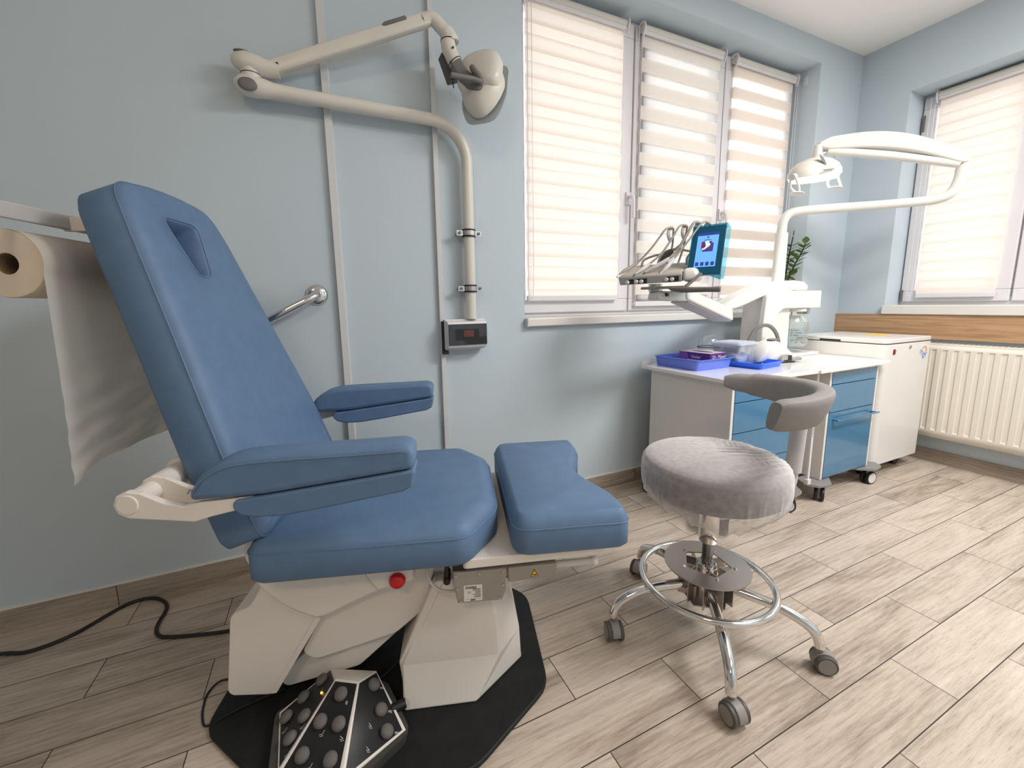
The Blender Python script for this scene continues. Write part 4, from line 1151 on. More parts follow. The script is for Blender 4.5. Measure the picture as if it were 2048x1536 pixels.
for k in range(5):
    a0 = 2 * PI * k / 5 + PI / 5 + 0.06
    for s in (-1, 1):
        a1 = a0 + s * 0.0
        t = Vector((-math.sin(a1), math.cos(a1), 0)); rdir = Vector((math.cos(a1), math.sin(a1), 0))
        mm = frame(Vector((0, 0, 0)), rdir, t)
        bx_ = B(); box(bx_, 0.028, 0.082, s * 0.024 - 0.0015, s * 0.024 + 0.0015, 0.125, 0.233)
        for v in bx_.verts: v.co = mm @ v.co
        me_ = bpy.data.meshes.new('hub_tmp'); bx_.to_mesh(me_); bx_.free(); bm.from_mesh(me_); bpy.data.meshes.remove(me_)
prism(bm, [(0.078 * math.cos(2 * PI * k / 5 + PI / 5), 0.078 * math.sin(2 * PI * k / 5 + PI / 5)) for k in range(5)], XY, 0.122, 0.126)
hub = obj('hub', bm, m_satin, stool, smooth=False)
obj('hub_sleeve', cyl(B(), (0, 0, 0.126), (0, 0, 0.230), 0.032, 32), m_chrome, hub)
bm = lathe(B(), [(0.0, 0.222), (0.030, 0.222), (0.031, 0.225), (0.031, 0.240), (0.0, 0.240)], n=32); 
for k in range(6):
    a = 2 * PI * k / 6; cyl(bm, (0.025 * math.cos(a), 0.025 * math.sin(a), 0.240), (0.025 * math.cos(a), 0.025 * math.sin(a), 0.245), 0.0042, 10)
obj('collar', bm, m_chrome, hub)
bm = cyl(B(), (0, 0, 0.230), (0, 0, 0.345), 0.0165, 28)
pst = obj('gas_piston', bm, M('dark_steel_piston', (0.20, 0.195, 0.19), 0.22, 1.0, var=(20, 0.05)), stool)
bm = lathe(B(), [(0.0, 0.318), (0.0285, 0.318), (0.0295, 0.321), (0.0295, 0.500), (0.0, 0.500)], n=36)
obj('chrome_column', bm, m_chrome, stool)
# seat cushion under its non-woven cover
bm = lathe(B(), [(0.0, 0.488), (0.14, 0.488), (0.186, 0.493), (0.201, 0.505), (0.208, 0.530), (0.209, 0.565), (0.206, 0.583), (0.198, 0.593), (0.184, 0.599), (0.155, 0.604), (0.09, 0.609), (0.0, 0.611)], n=64)
cush = obj('seat_cushion', bm, m_stool, stool, angle=180)
bm = B(); g = []
random.seed(11)
prof = [(0.012, 0.6190), (0.05, 0.6185), (0.09, 0.6170), (0.125, 0.6145), (0.155, 0.6120), (0.175, 0.6090), (0.190, 0.6050), (0.2025, 0.5985), (0.2105, 0.5870), (0.2140, 0.568), (0.2145, 0.545), (0.2135, 0.522), (0.2105, 0.504), (0.204, 0.488), (0.193, 0.475), (0.180, 0.464), (0.170, 0.458)]
fine = []
for i in range(len(prof) - 1):
    for k in range(3): 
        t = k / 3; fine.append((prof[i][0] * (1 - t) + prof[i + 1][0] * t, prof[i][1] * (1 - t) + prof[i + 1][1] * t))
fine.append(prof[-1])
NA = 360
pleats = [(random.uniform(0, 2 * PI), random.uniform(0.016, 0.034), random.uniform(0.006, 0.013)) for _ in range(24)]
gather = math.radians(-20) - SA          # pleats pull towards the back post
wr = [(random.uniform(-0.15, 0.15), random.uniform(26, 60), random.uniform(0, 6)) for _ in range(5)]
for j, (r, z) in enumerate(fine):
    row = []
    s = j / (len(fine) - 1)
    for k in range(NA):
        a = 2 * PI * k / NA
        rr, zz = r, z
        side = max(0.0, (s - 0.52) / 0.48)
        for pa_, pw, ph in pleats:
            da = (a - pa_ + PI) % (2 * PI) - PI
            rr += side * ph * math.exp(-(da / pw) ** 2) * (0.4 + side)
        x, y = rr * math.cos(a), rr * math.sin(a)
        # straight pull wrinkles on the top, running to the post
        gx = x * math.cos(gather) + y * math.sin(gather); gy = -x * math.sin(gather) + y * math.cos(gather)
        if s < 0.6:
            m_ = max(0, (gx + 0.06) / 0.26); m_ = min(1, m_)
            fan = gy / (0.34 - gx * 0.9)
            zz += m_ * 0.0075 * ((1 - abs(math.sin(fan * 34 + 1.1 * math.sin(gx * 22)))) ** 2 * -1.0 + math.sin(fan * 57 + 1.3 + gx * 12) * 0.5)
        zz += side ** 3 * 0.007 * math.sin(a * 17 + 2 * math.sin(a * 3)) - side ** 2 * 0.030 * math.exp(-(((a - math.radians(-130) + SA + PI) % (2 * PI) - PI) / 0.35) ** 2)
        row.append(bm.verts.new((x, y, zz)))
    g.append(row)
for j in range(len(g) - 1):
    for k in range(NA):
        bm.faces.new((g[j][k], g[j][(k + 1) % NA], g[j + 1][(k + 1) % NA], g[j + 1][k]))
bm.faces.new(g[0])
obj('seat_cover', bm, m_veil, stool, angle=180)
obj('seat_mechanism', box(B(), -0.08, 0.08, -0.06, 0.06, 0.472, 0.489), m_dgrey, stool, smooth=False, bevel=0.004)
# back post and curved arm
paz = -27
bm = tube(B(), catmull([sp(paz, 0.05, 0.479), sp(paz, 0.17, 0.478), sp(paz, 0.222, 0.486), sp(paz, 0.243, 0.515), sp(paz, 0.246, 0.570), sp(paz, 0.250, 0.62)], 6), 1.0, 16, flat=(0.011, 0.022), up=(0, 0, 1))
bm.free()
bm = tube(B(), catmull([sp(paz, 0.05, 0.479), sp(paz, 0.17, 0.478), sp(paz, 0.222, 0.486), sp(paz, 0.243, 0.515), sp(paz, 0.247, 0.580)], 6), 0.016, 16)
post = obj('back_post', bm, m_gp, stool)
bm = cyl(B(), sp(paz, 0.246, 0.555), sp(paz, 0.256, 0.775), 0.0225, 24)
obj('post_sleeve', bm, m_gp, post)
bm = B(); secs = []
A0, A1, NS = -112, 34, 40
for i in range(NS + 1):
    t = i / NS; az = A0 + (A1 - A0) * t
    end = min(t, 1 - t) * NS
    e = min(1.0, (0.86 if t < 0.5 else 0.55) + (0.14 if t < 0.5 else 0.45) * math.sin(min(1, end / (1.5 if t < 0.5 else 3.5)) * PI / 2))
    hh = (0.046 + 0.004 * math.cos((t - 0.4) * PI * 2)) * (0.86 if t > 0.85 else 1) * e; th = 0.028 * e
    hh *= 1 - 0.22 * max(0, t - 0.55) / 0.45
    zc = 0.798 + 0.016 * max(0, (t - 0.5)) + 0.004 * math.cos(t * PI)
    ring = []
    for k in range(20):
        b = 2 * PI * k / 20; cb, sb = math.cos(b), math.sin(b)
        cb = math.copysign(abs(cb) ** 0.62, cb); sb = math.copysign(abs(sb) ** 0.62, sb)
        lean = 0.012 * sb
        ring.append(bm.verts.new(sp(az, 0.252 + th * cb * (0.85 + 0.15 * sb) + lean, zc + hh * sb)))
    secs.append(ring)
for a, b in zip(secs, secs[1:]):
    for k in range(20): bm.faces.new((a[k], a[(k + 1) % 20], b[(k + 1) % 20], b[k]))
bm.faces.new(secs[0][::-1]); bm.faces.new(secs[-1])
obj('arm_back', bm, m_sback, stool, angle=75, bevel=0.006)

# ------------------------------------------------------------------ cabinets and worktop
def cabinet(x0, x1, label, splits, handles):
    yF, yB, zb, zt = -0.638, -0.135, 0.108, 0.716
    root = thing('drawer_cabinet', label, 'cabinet', ((x0 + x1) / 2, (yF + yB) / 2, 0.0))
    ox, oy = (x0 + x1) / 2, (yF + yB) / 2
    bm = B()
    def bb(a, b, c, d, e, f): box(bm, a - ox, b - ox, c - oy, d - oy, e, f)
    bb(x0, x0 + 0.018, yF, yB, zb, zt); bb(x1 - 0.018, x1, yF, yB, zb, zt)
    bb(x0 + 0.018, x1 - 0.018, yF + 0.02, yB, zb, zb + 0.018); bb(x0 + 0.018, x1 - 0.018, yB - 0.01, yB, zb, zt)
    bb(x0 + 0.018, x1 - 0.018, yF + 0.004, yB, zt - 0.022, zt)
    body = obj('carcass', bm, m_cab, root, smooth=False, bevel=0.0015, seg=2)
    bm = B(); bb(x0 + 0.018, x1 - 0.018, yF + 0.018, yF + 0.022, zb + 0.018, zt - 0.022)
    obj('dark_reveal', bm, m_gap, body, smooth=False)
    if x0 < 2:
        bm = B()
        for yy, zz in ((-0.52, 0.665), (-0.27, 0.670)):
            cyl(bm, (x0 - ox - 0.002, yy - oy, zz), (x0 - ox + 0.001, yy - oy, zz), 0.0065, 14)
        obj('screw_cap', bm, m_pvc, body)
    for a, b in zip(splits, splits[1:]):
        bm = B(); bb(x0 + 0.0195, x1 - 0.0195, yF - 0.002, yF + 0.016, b + 0.0018, a - 0.0018)
        dr = obj('drawer', bm, m_front, root, smooth=False, bevel=0.0012, seg=2)
        if (a, b) in handles:
            bm = B(); zz = a - 0.040
            bb(x0 + 0.055, x0 + 0.070, yF - 0.030, yF - 0.001, zz - 0.006, zz + 0.006); bb(x1 - 0.045, x1 - 0.030, yF - 0.030, yF - 0.001, zz - 0.006, zz + 0.006)
            bb(x0 + 0.050, x1 - 0.010, yF - 0.034, yF - 0.026, zz - 0.004, zz + 0.004)
            obj('handle', bm, m_front, dr, smooth=False, bevel=0.002)
    for cx_, cy_, sx in ((x0 + 0.02, yF + 0.02, -1), (x1 - 0.02, yF + 0.02, 1), (x0 + 0.02, yB - 0.05, -1), (x1 - 0.02, yB - 0.05, 1)):
        sy = -1 if cy_ < -0.4 else 1
        ox2 = 0.072 if (x0 > 2 and sx < 0 and sy < 0) or sy < 0 else 0.0
        pts = [(0.11, 0.06), (-0.10, 0.06), (-0.15, 0.0), (-0.10, -0.060), (-0.005, -0.072), (0.085, -0.012)]
        if sx > 0: pts = [(-p, q) for p, q in pts][::-1]
        pts = [(p * (0.9 if sy < 0 else 0.4), q if sy < 0 else -q) for p, q in pts]
        if (sx > 0) != (sy > 0): pass
        bm = prism(B(), [(p + cx_ - ox, q + cy_ - oy) for p, q in bev(pts, 0.012)], XY, 0.092, 0.1065)
        cp = obj('caster_plate', bm, m_gp2, root, smooth=False, bevel=0.002)
        wx, wy = cx_ - ox + sx * -0.0 + (-0.030 if sx < 0 else 0.028), cy_ - oy + (-0.028 if sy < 0 else 0.02)
        yaw = random.choice((0.5, 1.1, 2.0)) if sy > 0 else {(-1, 0): 0.6, (1, 0): -1.02, (-1, 1): 0.5, (1, 1): -0.16}[(sx, 1 if x0 > 2 else 0)]
        d = Vector((math.cos(yaw), math.sin(yaw), 0)); sd = Vector((-d.y, d.x, 0)); c = Vector((wx, wy, 0.0375))
        bm = B()
        for s in (-1, 1):
            lathe(bm, [(0.0, 0.0), (0.0355, 0.0), (0.0375, 0.003), (0.0375, 0.013), (0.035, 0.016), (0.0, 0.016)], (0, 0, 0), 30, lambda x, y, z: c + d * x + Vector((0, 0, y)) + sd * (s * (0.007 + z)))
        ww = obj('caster', bm, m_black, cp)
        bm = B()
        for s in (-1, 1):
            lathe(bm, [(0.0, 0.0165), (0.030, 0.0162), (0.030, 0.0150), (0.0, 0.0150)], (0, 0, 0), 28, lambda x, y, z: c + d * x + Vector((0, 0, y)) + sd * (s * (0.007 + z)))
        box(bm, c.x - 0.007, c.x + 0.007, c.y - 0.007, c.y + 0.007, 0.02, 0.094)
        obj('caster_hub', bm, m_pvc, ww, angle=30)
    return root
m_gp2 = M('grey_caster_plate', (0.24, 0.235, 0.23), 0.4, var=(12, 0.05))
cab1 = cabinet(1.668, 2.128, 'white cabinet with petrol blue drawers, carrying the blue trays', [0.697, 0.622, 0.475, 0.325, 0.132], [])
cab2 = cabinet(2.418, 2.885, 'white cabinet with petrol blue drawers and long handle, next to the white filter box', [0.700, 0.635, 0.482, 0.112], [(0.482, 0.112)])
bm = prism(B(), bev([(1.630, -0.662), (2.255, -0.668), (2.255, -0.085), (1.630, -0.085)], [0.012, 0, 0, 0.012]), XY, 0.7165, 0.7345)
wt = tag(obj('worktop', bm, m_top, smooth=False, bevel=0.002, seg=2), 'long white glossy worktop lying across both drawer cabinets', 'worktop')
wt_in = Vector((0, 0, 0))
bm = prism(B(), bev([(2.256, -0.680), (2.952, -0.664), (2.952, -0.085), (2.256, -0.085)], [0.004, 0.012, 0, 0]), XY, 0.7165, 0.7335)
obj('extension_leaf', bm, m_top, wt, smooth=False, bevel=0.002, seg=2)
bm = box(B(), 1.632, 1.70, -0.100, -0.088, 0.7345, 0.7555)
obj('upstand', bm, m_top, wt, smooth=False, bevel=0.002, seg=2)
# cable ducts between the cabinets, with their vertical print
bm = box(B(), 2.306, 2.320, -0.300, -0.288, 0.106, 0.716)
cd = tag(obj('cable_duct', box(B(), 2.302, 2.318, -0.640, -0.628, 0.1068, 0.7160), m_pvc, smooth=False, bevel=0.002), 'slim white cable tube with printed lettering, upright in the gap between the cabinets', 'cable tube')
bm.free()
bm = B()
for k in range(24):
    z = 0.375 + 0.0125 * k
    box(bm, 2.306, 2.306 + random.choice((0.004, 0.006, 0.008)), -0.6408, -0.6402, z, z + random.choice((0.004, 0.006, 0.008)))
obj('print', bm, m_dgrey, cd, smooth=False)
obj('tube_foot', box(B(), 2.296, 2.324, -0.646, -0.624, 0.1068, 0.135), m_pvc, cd, smooth=False, bevel=0.002)
bm = box(B(), 2.132, 2.414, -0.150, -0.140, 0.110, 0.716)
tag(obj('gap_panel', bm, m_cab, smooth=False, bevel=0.002), 'plain white board closing the gap between the two cabinets', 'panel')
lb = tag(obj('warning_label', box(B(), 2.150, 2.215, -0.6695, -0.668, 0.7185, 0.7325), m_pvc, smooth=False), 'tiny printed label on the worktop edge above the cabinet gap', 'label')
bpy.data.objects.remove(lb)

# ------------------------------------------------------------------ white filter box in the corner
fx0, fx1, fy0, fy1 = 2.962, 3.485, -0.628, -0.12
fbx = thing('filter_box', 'white floor-standing box with lid and red switch, in the corner by the radiator', 'filter unit', ((fx0 + fx1) / 2, (fy0 + fy1) / 2, 0))
ox, oy = (fx0 + fx1) / 2, (fy0 + fy1) / 2
fo = arc_fill([(fx0 - ox, fy0 - oy), (fx1 - ox, fy0 - oy), (fx1 - ox, fy1 - oy), (fx0 - ox, fy1 - oy)], [0.045, 0.008, 0.008, 0.008], 8)
obj('box_body', prism(B(), fo, XY, 0.080, 0.817), m_cab, fbx, angle=30, bevel=0.002)
obj('lid', prism(B(), fo, XY, 0.822, 0.848), m_cab, fbx, angle=30, bevel=0.004)
obj('lid_gap', prism(B(), inset(fo, 0.003), XY, 0.817, 0.822), m_gap, fbx, smooth=False)
bm = box(B(), fx0 - ox - 0.001, fx0 - ox + 0.004, -0.02, 0.10, 0.8235, 0.8335)
obj('grip_slot', bm, m_gap, fbx, smooth=False)
bm = box(B(), -0.180, -0.158, fy0 - oy - 0.002, fy0 - oy + 0.001, 0.755, 0.787)
sw = obj('rocker_switch', bm, m_black, fbx, smooth=False, bevel=0.001)
obj('rocker', box(B(), -0.174, -0.159, fy0 - oy - 0.005, fy0 - oy - 0.001, 0.759, 0.784), m_red, sw, smooth=False, bevel=0.0015)
bm = cyl(B(), (0.010, fy0 - oy + 0.001, 0.792), (0.010, fy0 - oy - 0.004, 0.792), 0.0105, 22)
lk = obj('lock', bm, m_steel, fbx)
obj('keyhole', box(B(), 0.0085, 0.0115, fy0 - oy - 0.0045, fy0 - oy - 0.0039, 0.785, 0.798), m_ink, lk, smooth=False)
mm = frame((0.178, fy0 - oy - 0.0008, 0.745), (0.9, 0, -0.42), (0.42, 0, 0.9))
lg_ = obj('logo', text_bm('mgf', 0.058, mm), m_blueink, fbx, smooth=False)
bm = B()
for r, a0, a1 in ((0.030, 10, 190), (0.022, 5, 175)):
    for k in range(14):
        a, b = math.radians(a0 + (a1 - a0) * k / 14), math.radians(a0 + (a1 - a0) * (k + 1) / 14)
        poly_on(bm, mm, [(0.004 + r * math.cos(a), 0.018 + r * math.sin(a)), (0.004 + r * math.cos(b), 0.018 + r * math.sin(b)), (0.004 + (r - 0.003) * math.cos(b), 0.018 + (r - 0.003) * math.sin(b)), (0.004 + (r - 0.003) * math.cos(a), 0.018 + (r - 0.003) * math.sin(a))], 0.0002)
obj('logo_arc', bm, m_redink, lg_, smooth=False)
obj('yellow_sticker', box(B(), 0.02, 0.15, -0.10, 0.0, 0.8481, 0.8486), m_yel, fbx, smooth=False)
bm = box(B(), -0.2, -0.1, -0.02, 0.05, 0.8481, 0.8484); bm.free()
for x in (-0.21, 0.17):
    for y in (-0.18, 0.18):
        bm = lathe(B(), [(0, -0.016), (0.034, -0.016), (0.036, -0.012), (0.036, 0.012), (0.034, 0.016), (0, 0.016)], (x, y, 0.036), 24, lambda X, Y, Z: Vector((X, Z, Y))); box(bm, x - 0.02, x + 0.02, y - 0.018, y + 0.018, 0.05, 0.080)
        obj('caster', bm, m_black, fbx)

# ------------------------------------------------------------------ radiator
ry0, ry1, rz0, rz1, rxf = -1.62, -0.565, 0.188, 0.795, 3.565
rad = thing('radiator', 'cream steel panel radiator on the wall under the oak board', 'radiator', (3.6, (ry0 + ry1) / 2, rz0))
oy = (ry0 + ry1) / 2
bm = B()
ys = [ry1 - 0.0]
cols = [(ry1, 0)]
pitch = 0.0508; y = ry1 - 0.040
while y > ry0 + 0.06:
    cols += [(y, 0), (y - 0.006, 1), (y - 0.022, 1), (y - 0.028, 0)]; y -= pitch
cols.append((ry0, 0))
rows = [(rz0, 0), (rz0 + 0.045, 0), (rz0 + 0.060, 1), (rz1 - 0.052, 1), (rz1 - 0.038, 0), (rz1 - 0.012, 0)]
g = [[bm.verts.new((rxf - 3.6 + 0.013 * (c * r), yy - oy, zz - rz0)) for yy, c in cols] for zz, r in rows]
for j in range(len(rows) - 1):
    for i in range(len(cols) - 1):
        bm.faces.new((g[j][i], g[j][i + 1], g[j + 1][i + 1], g[j + 1][i]))
obj('front_panel', bm, m_rad, rad, angle=12, solid=0.003)
bm = B(); box(bm, rxf - 3.6 + 0.004, 0.040, ry0 - oy + 0.004, ry1 - oy - 0.002, 0.004, rz1 - rz0 - 0.016)
obj('rear_panel', bm, m_rad, rad, smooth=False, bevel=0.002)
bm = B(); box(bm, rxf - 3.6 - 0.001, 0.042, ry0 - oy, ry1 - oy, rz1 - rz0 - 0.013, rz1 - rz0)
tp = obj('top_grille', bm, m_rad, rad, smooth=False, bevel=0.003)
bm = B(); yy = ry0 - oy + 0.03
while yy < ry1 - oy - 0.03:
    box(bm, rxf - 3.6 + 0.012, 0.030, yy, yy + 0.012, rz1 - rz0 - 0.001, rz1 - rz0 + 0.0006); yy += 0.024
obj('grille_slots', bm, m_grip, tp, smooth=False)
bm = box(B(), rxf - 3.6 - 0.0012, rxf - 3.6 + 0.03, ry1 - oy - 0.004, ry1 - oy + 0.002, 0.0, rz1 - rz0 - 0.014)
obj('end_panel', bm, m_rad, rad, smooth=False, bevel=0.001)
obj('wall_bracket', box(B(), 0.036, 0.060, ry1 - oy - 0.25, ry1 - oy - 0.21, 0.05, 0.55), m_rad, rad, smooth=False)

# ------------------------------------------------------------------ treatment unit with swing arm, tray, screen and lamp
UO = Vector((2.60, -0.20, 0.7346))
unit = thing('treatment_unit', 'white treatment unit with swing arm, instrument tray, blue-wrapped screen and lamp, on the worktop', 'treatment unit', UO)
def u_(x, y, z): return Vector((x, y, z)) - UO
UXZ = lambda p, q, t: u_(p, t, q)
bm = prism(B(), bev([(2.385, 0.7346), (2.385, 0.90), (2.395, 1.10), (2.42, 1.137), (2.640, 1.137), (2.655, 0.7346)], [0, 0.05, 0.03, 0.02, 0, 0]), UXZ, -0.262, -0.130)
col_ = obj('column', bm, m_unit, unit, angle=30, bevel=0.004)
fp = [(2.357, 0.7346), (2.358, 0.886), (2.379, 1.096), (2.392, 1.125), (2.41, 1.139), (2.905, 1.139), (2.908, 1.030), (2.560, 1.034), (2.530, 1.028), (2.500, 1.008), (2.470, 0.972), (2.440, 0.920), (2.420, 0.850), (2.405, 0.7346)]
obj('front_shell', prism(B(), fp, UXZ, -0.290, -0.258), m_unit, col_, angle=30, bevel=0.005)
bm = prism(B(), [(2.63, 1.030), (2.908, 1.030), (2.905, 1.139), (2.63, 1.139)], UXZ, -0.262, -0.130)
obj('bottle_housing', bm, m_unit, col_, smooth=False, bevel=0.006)
bm = prism(B(), bev([(2.34, -0.30), (2.93, -0.30), (2.93, -0.11), (2.34, -0.11)], 0.02), lambda p, q, t: u_(p, q, t), 0.7346, 0.752)
obj('foot_plate', bm, m_unit, unit, angle=30, bevel=0.003)
# water bottle
bc = u_(2.765, -0.205, 0)
bm = lathe(B(), [(0.0, 0.790), (0.082, 0.790), (0.092, 0.797), (0.095, 0.810), (0.095, 0.935), (0.090, 0.955), (0.062, 0.992), (0.055, 1.000), (0.055, 1.012)], bc, 40, close=False)
bt = obj('water_bottle', bm, m_glass, unit, angle=50)
bm = lathe(B(), [(0.0, 0.794), (0.080, 0.794), (0.090, 0.800), (0.0925, 0.812), (0.0925, 0.900), (0.0, 0.900)], bc, 36)
obj('water', bm, m_water, bt, angle=30)
bm = lathe(B(), [(0.0, 1.010), (0.074, 1.010), (0.076, 1.013), (0.076, 1.030), (0.0, 1.030)], bc, 36)
obj('bottle_cap', bm, m_unit, bt, angle=30)
bm = cyl(B(), bc + Vector((-0.045, -0.02, 0.797)), bc + Vector((-0.005, 0, 1.012)), 0.0045, 8)
obj('suction_tube', bm, m_pvc, bt)
bm = B()
random.seed(4)
for r in range(9):
    z = 0.815 + r * 0.0155
    a0 = math.radians(-148); a1 = a0 + math.radians(46 if r % 2 == 0 else 26)
    if r < 6:
        for k in range(6):
            if random.random() < 0.25: continue
            a, b = a0 + (a1 - a0) * k / 6, a0 + (a1 - a0) * (k + 0.8) / 6
            q4 = [bc + Vector((0.0957 * math.cos(t), 0.0957 * math.sin(t), zz)) for t, zz in ((a, z), (b, z), (b, z + 0.006), (a, z + 0.006))]
            bm.faces.new([bm.verts.new(v) for v in q4])
    a, b = math.radians(-102), math.radians(-84)
    q4 = [bc + Vector((0.0957 * math.cos(t), 0.0957 * math.sin(t), zz)) for t, zz in ((a, z), (b, z), (b, z + 0.003), (a, z + 0.003))]
    bm.faces.new([bm.verts.new(v) for v in q4])
obj('graduation', bm, m_grip, bt, smooth=False)
bm = box(B(), *[v for v in (2.872 - UO.x, 2.905 - UO.x, -0.235 - UO.y, -0.165 - UO.y, 0.990 - UO.z, 1.030 - UO.z)])
obj('valve_block', bm, m_gp, unit, smooth=False, bevel=0.008)
# upper swing arm, sweeping forward to the knuckle
top = [(2.843, -0.2, 1.172), (2.800, -0.2, 1.196), (2.697, -0.2, 1.204), (2.56, -0.21, 1.197), (2.431, -0.22, 1.183), (2.293, -0.24, 1.160), (2.149, -0.27, 1.128), (2.044, -0.29, 1.094), (1.955, -0.31, 1.066)]
bot = [(2.843, -0.2, 1.143), (2.790, -0.2, 1.141), (2.705, -0.2, 1.141), (2.577, -0.21, 1.138), (2.452, -0.22, 1.121), (2.314, -0.24, 1.092), (2.177, -0.27, 1.062), (2.075, -0.29, 1.043), (1.985, -0.31, 1.036)]
bm = B(); secs = []
for (a, b) in zip(top, bot):
    A_, Bq = u_(*a), u_(*b)
    w = 0.048
    dirv = Vector((0.16, 1, 0)).normalized()
    secs.append([bm.verts.new(A_ - dirv * w), bm.verts.new(A_ + dirv * w), bm.verts.new(Bq + dirv * w), bm.verts.new(Bq - dirv * w)])
for a, b in zip(secs, secs[1:]):
    for k in range(4): bm.faces.new((a[k], a[(k + 1) % 4], b[(k + 1) % 4], b[k]))
bm.faces.new(secs[0][::-1]); bm.faces.new(secs[-1])
obj('swing_arm', bm, m_unit, unit, bevel=0.010, seg=4, angle=50)
obj('arm_bearing', cyl(B(), u_(2.70, -0.2, 1.137), u_(2.70, -0.2, 1.146), 0.045, 30), m_dgrey, unit)
# knuckle and lower arm rising to the tray
bm = B()
tube(bm, [u_(1.958, -0.33, 0.985), u_(1.962, -0.325, 1.0), u_(1.968, -0.32, 1.045), u_(1.968, -0.32, 1.075)], [0.030, 0.036, 0.036, 0.034], 28)
obj('knuckle', bm, m_unit, unit)
def slab(bm, a, b, ha, hb, wa, wb, up=(0, 0, 1)):
    a, b = Vector(a), Vector(b); d = (b - a).normalized(); sdv = d.cross(Vector(up)).normalized(); n = sdv.cross(d)
    R = []
    for c, h, w in ((a, ha, wa), (b, hb, wb)):
        R.append([bm.verts.new(c - sdv * w - n * h), bm.verts.new(c + sdv * w - n * h), bm.verts.new(c + sdv * w * 0.8 + n * h), bm.verts.new(c - sdv * w * 0.8 + n * h)])
    for k in range(4): bm.faces.new((R[0][k], R[0][(k + 1) % 4], R[1][(k + 1) % 4], R[1][k]))
    bm.faces.new(R[0][::-1]); bm.faces.new(R[1])
    return bm
bm = slab(B(), u_(1.965, -0.335, 1.012), u_(1.470, -0.485, 1.118), 0.034, 0.026, 0.055, 0.050)
la = obj('lower_arm', bm, m_unit, unit, bevel=0.010, seg=4, angle=50)
bm = slab(B(), u_(1.955, -0.338, 0.979), u_(1.490, -0.478, 1.084), 0.004, 0.004, 0.046, 0.044)
obj('arm_underside', bm, m_gp, la, smooth=False, bevel=0.002)
bm = slab(B(), u_(1.500, -0.480, 1.106), u_(1.352, -0.455, 1.112), 0.022, 0.020, 0.050, 0.045)
jn = obj('tray_joint', bm, m_unit, unit, bevel=0.010, seg=4, angle=50)
obj('joint_bolt', box(B(), *[v for v in (1.380 - UO.x, 1.390 - UO.x, -0.512 - UO.y, -0.500 - UO.y, 1.108 - UO.z, 1.122 - UO.z)]), m_black, jn, smooth=False)
bm = cyl(B(), u_(1.37, -0.45, 1.130), u_(1.37, -0.45, 1.163), 0.030, 24)
obj('tray_pivot', bm, m_steel, unit)
# tray, turned to face the patient chair
tdir = Vector((0.5, -0.866, 0)).normalized(); tn = Vector((0.866, 0.5, 0)).normalized()
t0_ = Vector((1.25, -0.35, 0))
def tp_(a, d, z):     # along the front edge, depth, height
    v = t0_ + tdir * a + tn * d; return u_(v.x, v.y, z)
bm = B()
loft(bm, [[tp_(a, d, z) for a, d, z in r] for r in (
    [(0.004, 0.0, 1.161), (0.268, 0.0, 1.166), (0.268, 0.19, 1.190), (0.015, 0.19, 1.190)],
    [(-0.003, -0.002, 1.193), (0.270, -0.002, 1.197), (0.272, 0.198, 1.235), (0.0, 0.198, 1.235)],
    [(-0.003, 0.003, 1.200), (0.268, 0.003, 1.202), (0.268, 0.196, 1.256), (0.002, 0.196, 1.256)])])
tr_ = obj('instrument_tray', bm, M('grey_tray_plastic', (0.40, 0.39, 0.385), 0.45, var=(12, 0.04)), unit, bevel=0.003, angle=30)
bm = B()
loft(bm, [[tp_(a, d, z) for a, d, z in r] for r in (
    [(0.004, 0.010, 1.2005), (0.262, 0.010, 1.2025), (0.262, 0.190, 1.2555), (0.008, 0.190, 1.2555)],
    [(0.007, 0.013, 1.2050), (0.259, 0.013, 1.2070), (0.259, 0.187, 1.2600), (0.011, 0.187, 1.2600)])])
obj('tray_pad', bm, M('beige_silicone_pad', (0.46, 0.42, 0.35), 0.6, var=(12, 0.04)), tr_, bevel=0.002, angle=30)
for a in (0.042, 0.082, 0.104, 0.210, 0.233):
    bm = lathe(B(), [(0.0, 0.014), (0.0062, 0.014), (0.0080, 0.011), (0.0080, 0.0), (0.0, 0.0)], tp_(a, -0.003, 1.1705 + a * 0.03), 16, lambda x, y, z: tdir * x - tn * z + Vector((0, 0, y)))
    obj('knob', bm, m_pvc, tr_)
for a0, a1 in ((0.044, 0.068), (0.082, 0.126), (0.210, 0.258)):
    z0 = 1.163 + a0 * 0.03
    bm = loft(B(), [[tp_(a0, -0.0045, z0), tp_(a1, -0.0045, z0 + 0.001), tp_(a1, -0.0045, z0 + 0.021), tp_(a0, -0.0045, z0 + 0.020)], [tp_(a0, 0.002, z0), tp_(a1, 0.002, z0 + 0.001), tp_(a1, 0.002, z0 + 0.021), tp_(a0, 0.002, z0 + 0.020)]])
    obj('knob_window', bm, m_ink, tr_, smooth=False)
bm = loft(B(), [[tp_(a, d, z) for a, d, z in r] for r in (
    [(0.272, 0.0, 1.165), (0.318, 0.02, 1.165), (0.318, 0.15, 1.170), (0.272, 0.17, 1.170)],
    [(0.272, -0.002, 1.195), (0.330, 0.02, 1.195), (0.330, 0.16, 1.205), (0.272, 0.18, 1.205)],
    [(0.272, 0.010, 1.222), (0.315, 0.03, 1.222), (0.315, 0.15, 1.235), (0.272, 0.17, 1.235)])])
obj('tray_end', bm, m_unit, tr_, bevel=0.014, seg=4, angle=50)
bm = B()
br = [u_(1.318, -0.425, 1.1445), u_(1.398, -0.592, 1.1445), u_(1.445, -0.625, 1.198)]
slab(bm, br[0], br[1], 0.0055, 0.0055, 0.018, 0.018); slab(bm, br[1], br[2], 0.0055, 0.0055, 0.018, 0.018)
obj('screen_bracket', bm, m_gp2, unit, smooth=False, bevel=0.002)
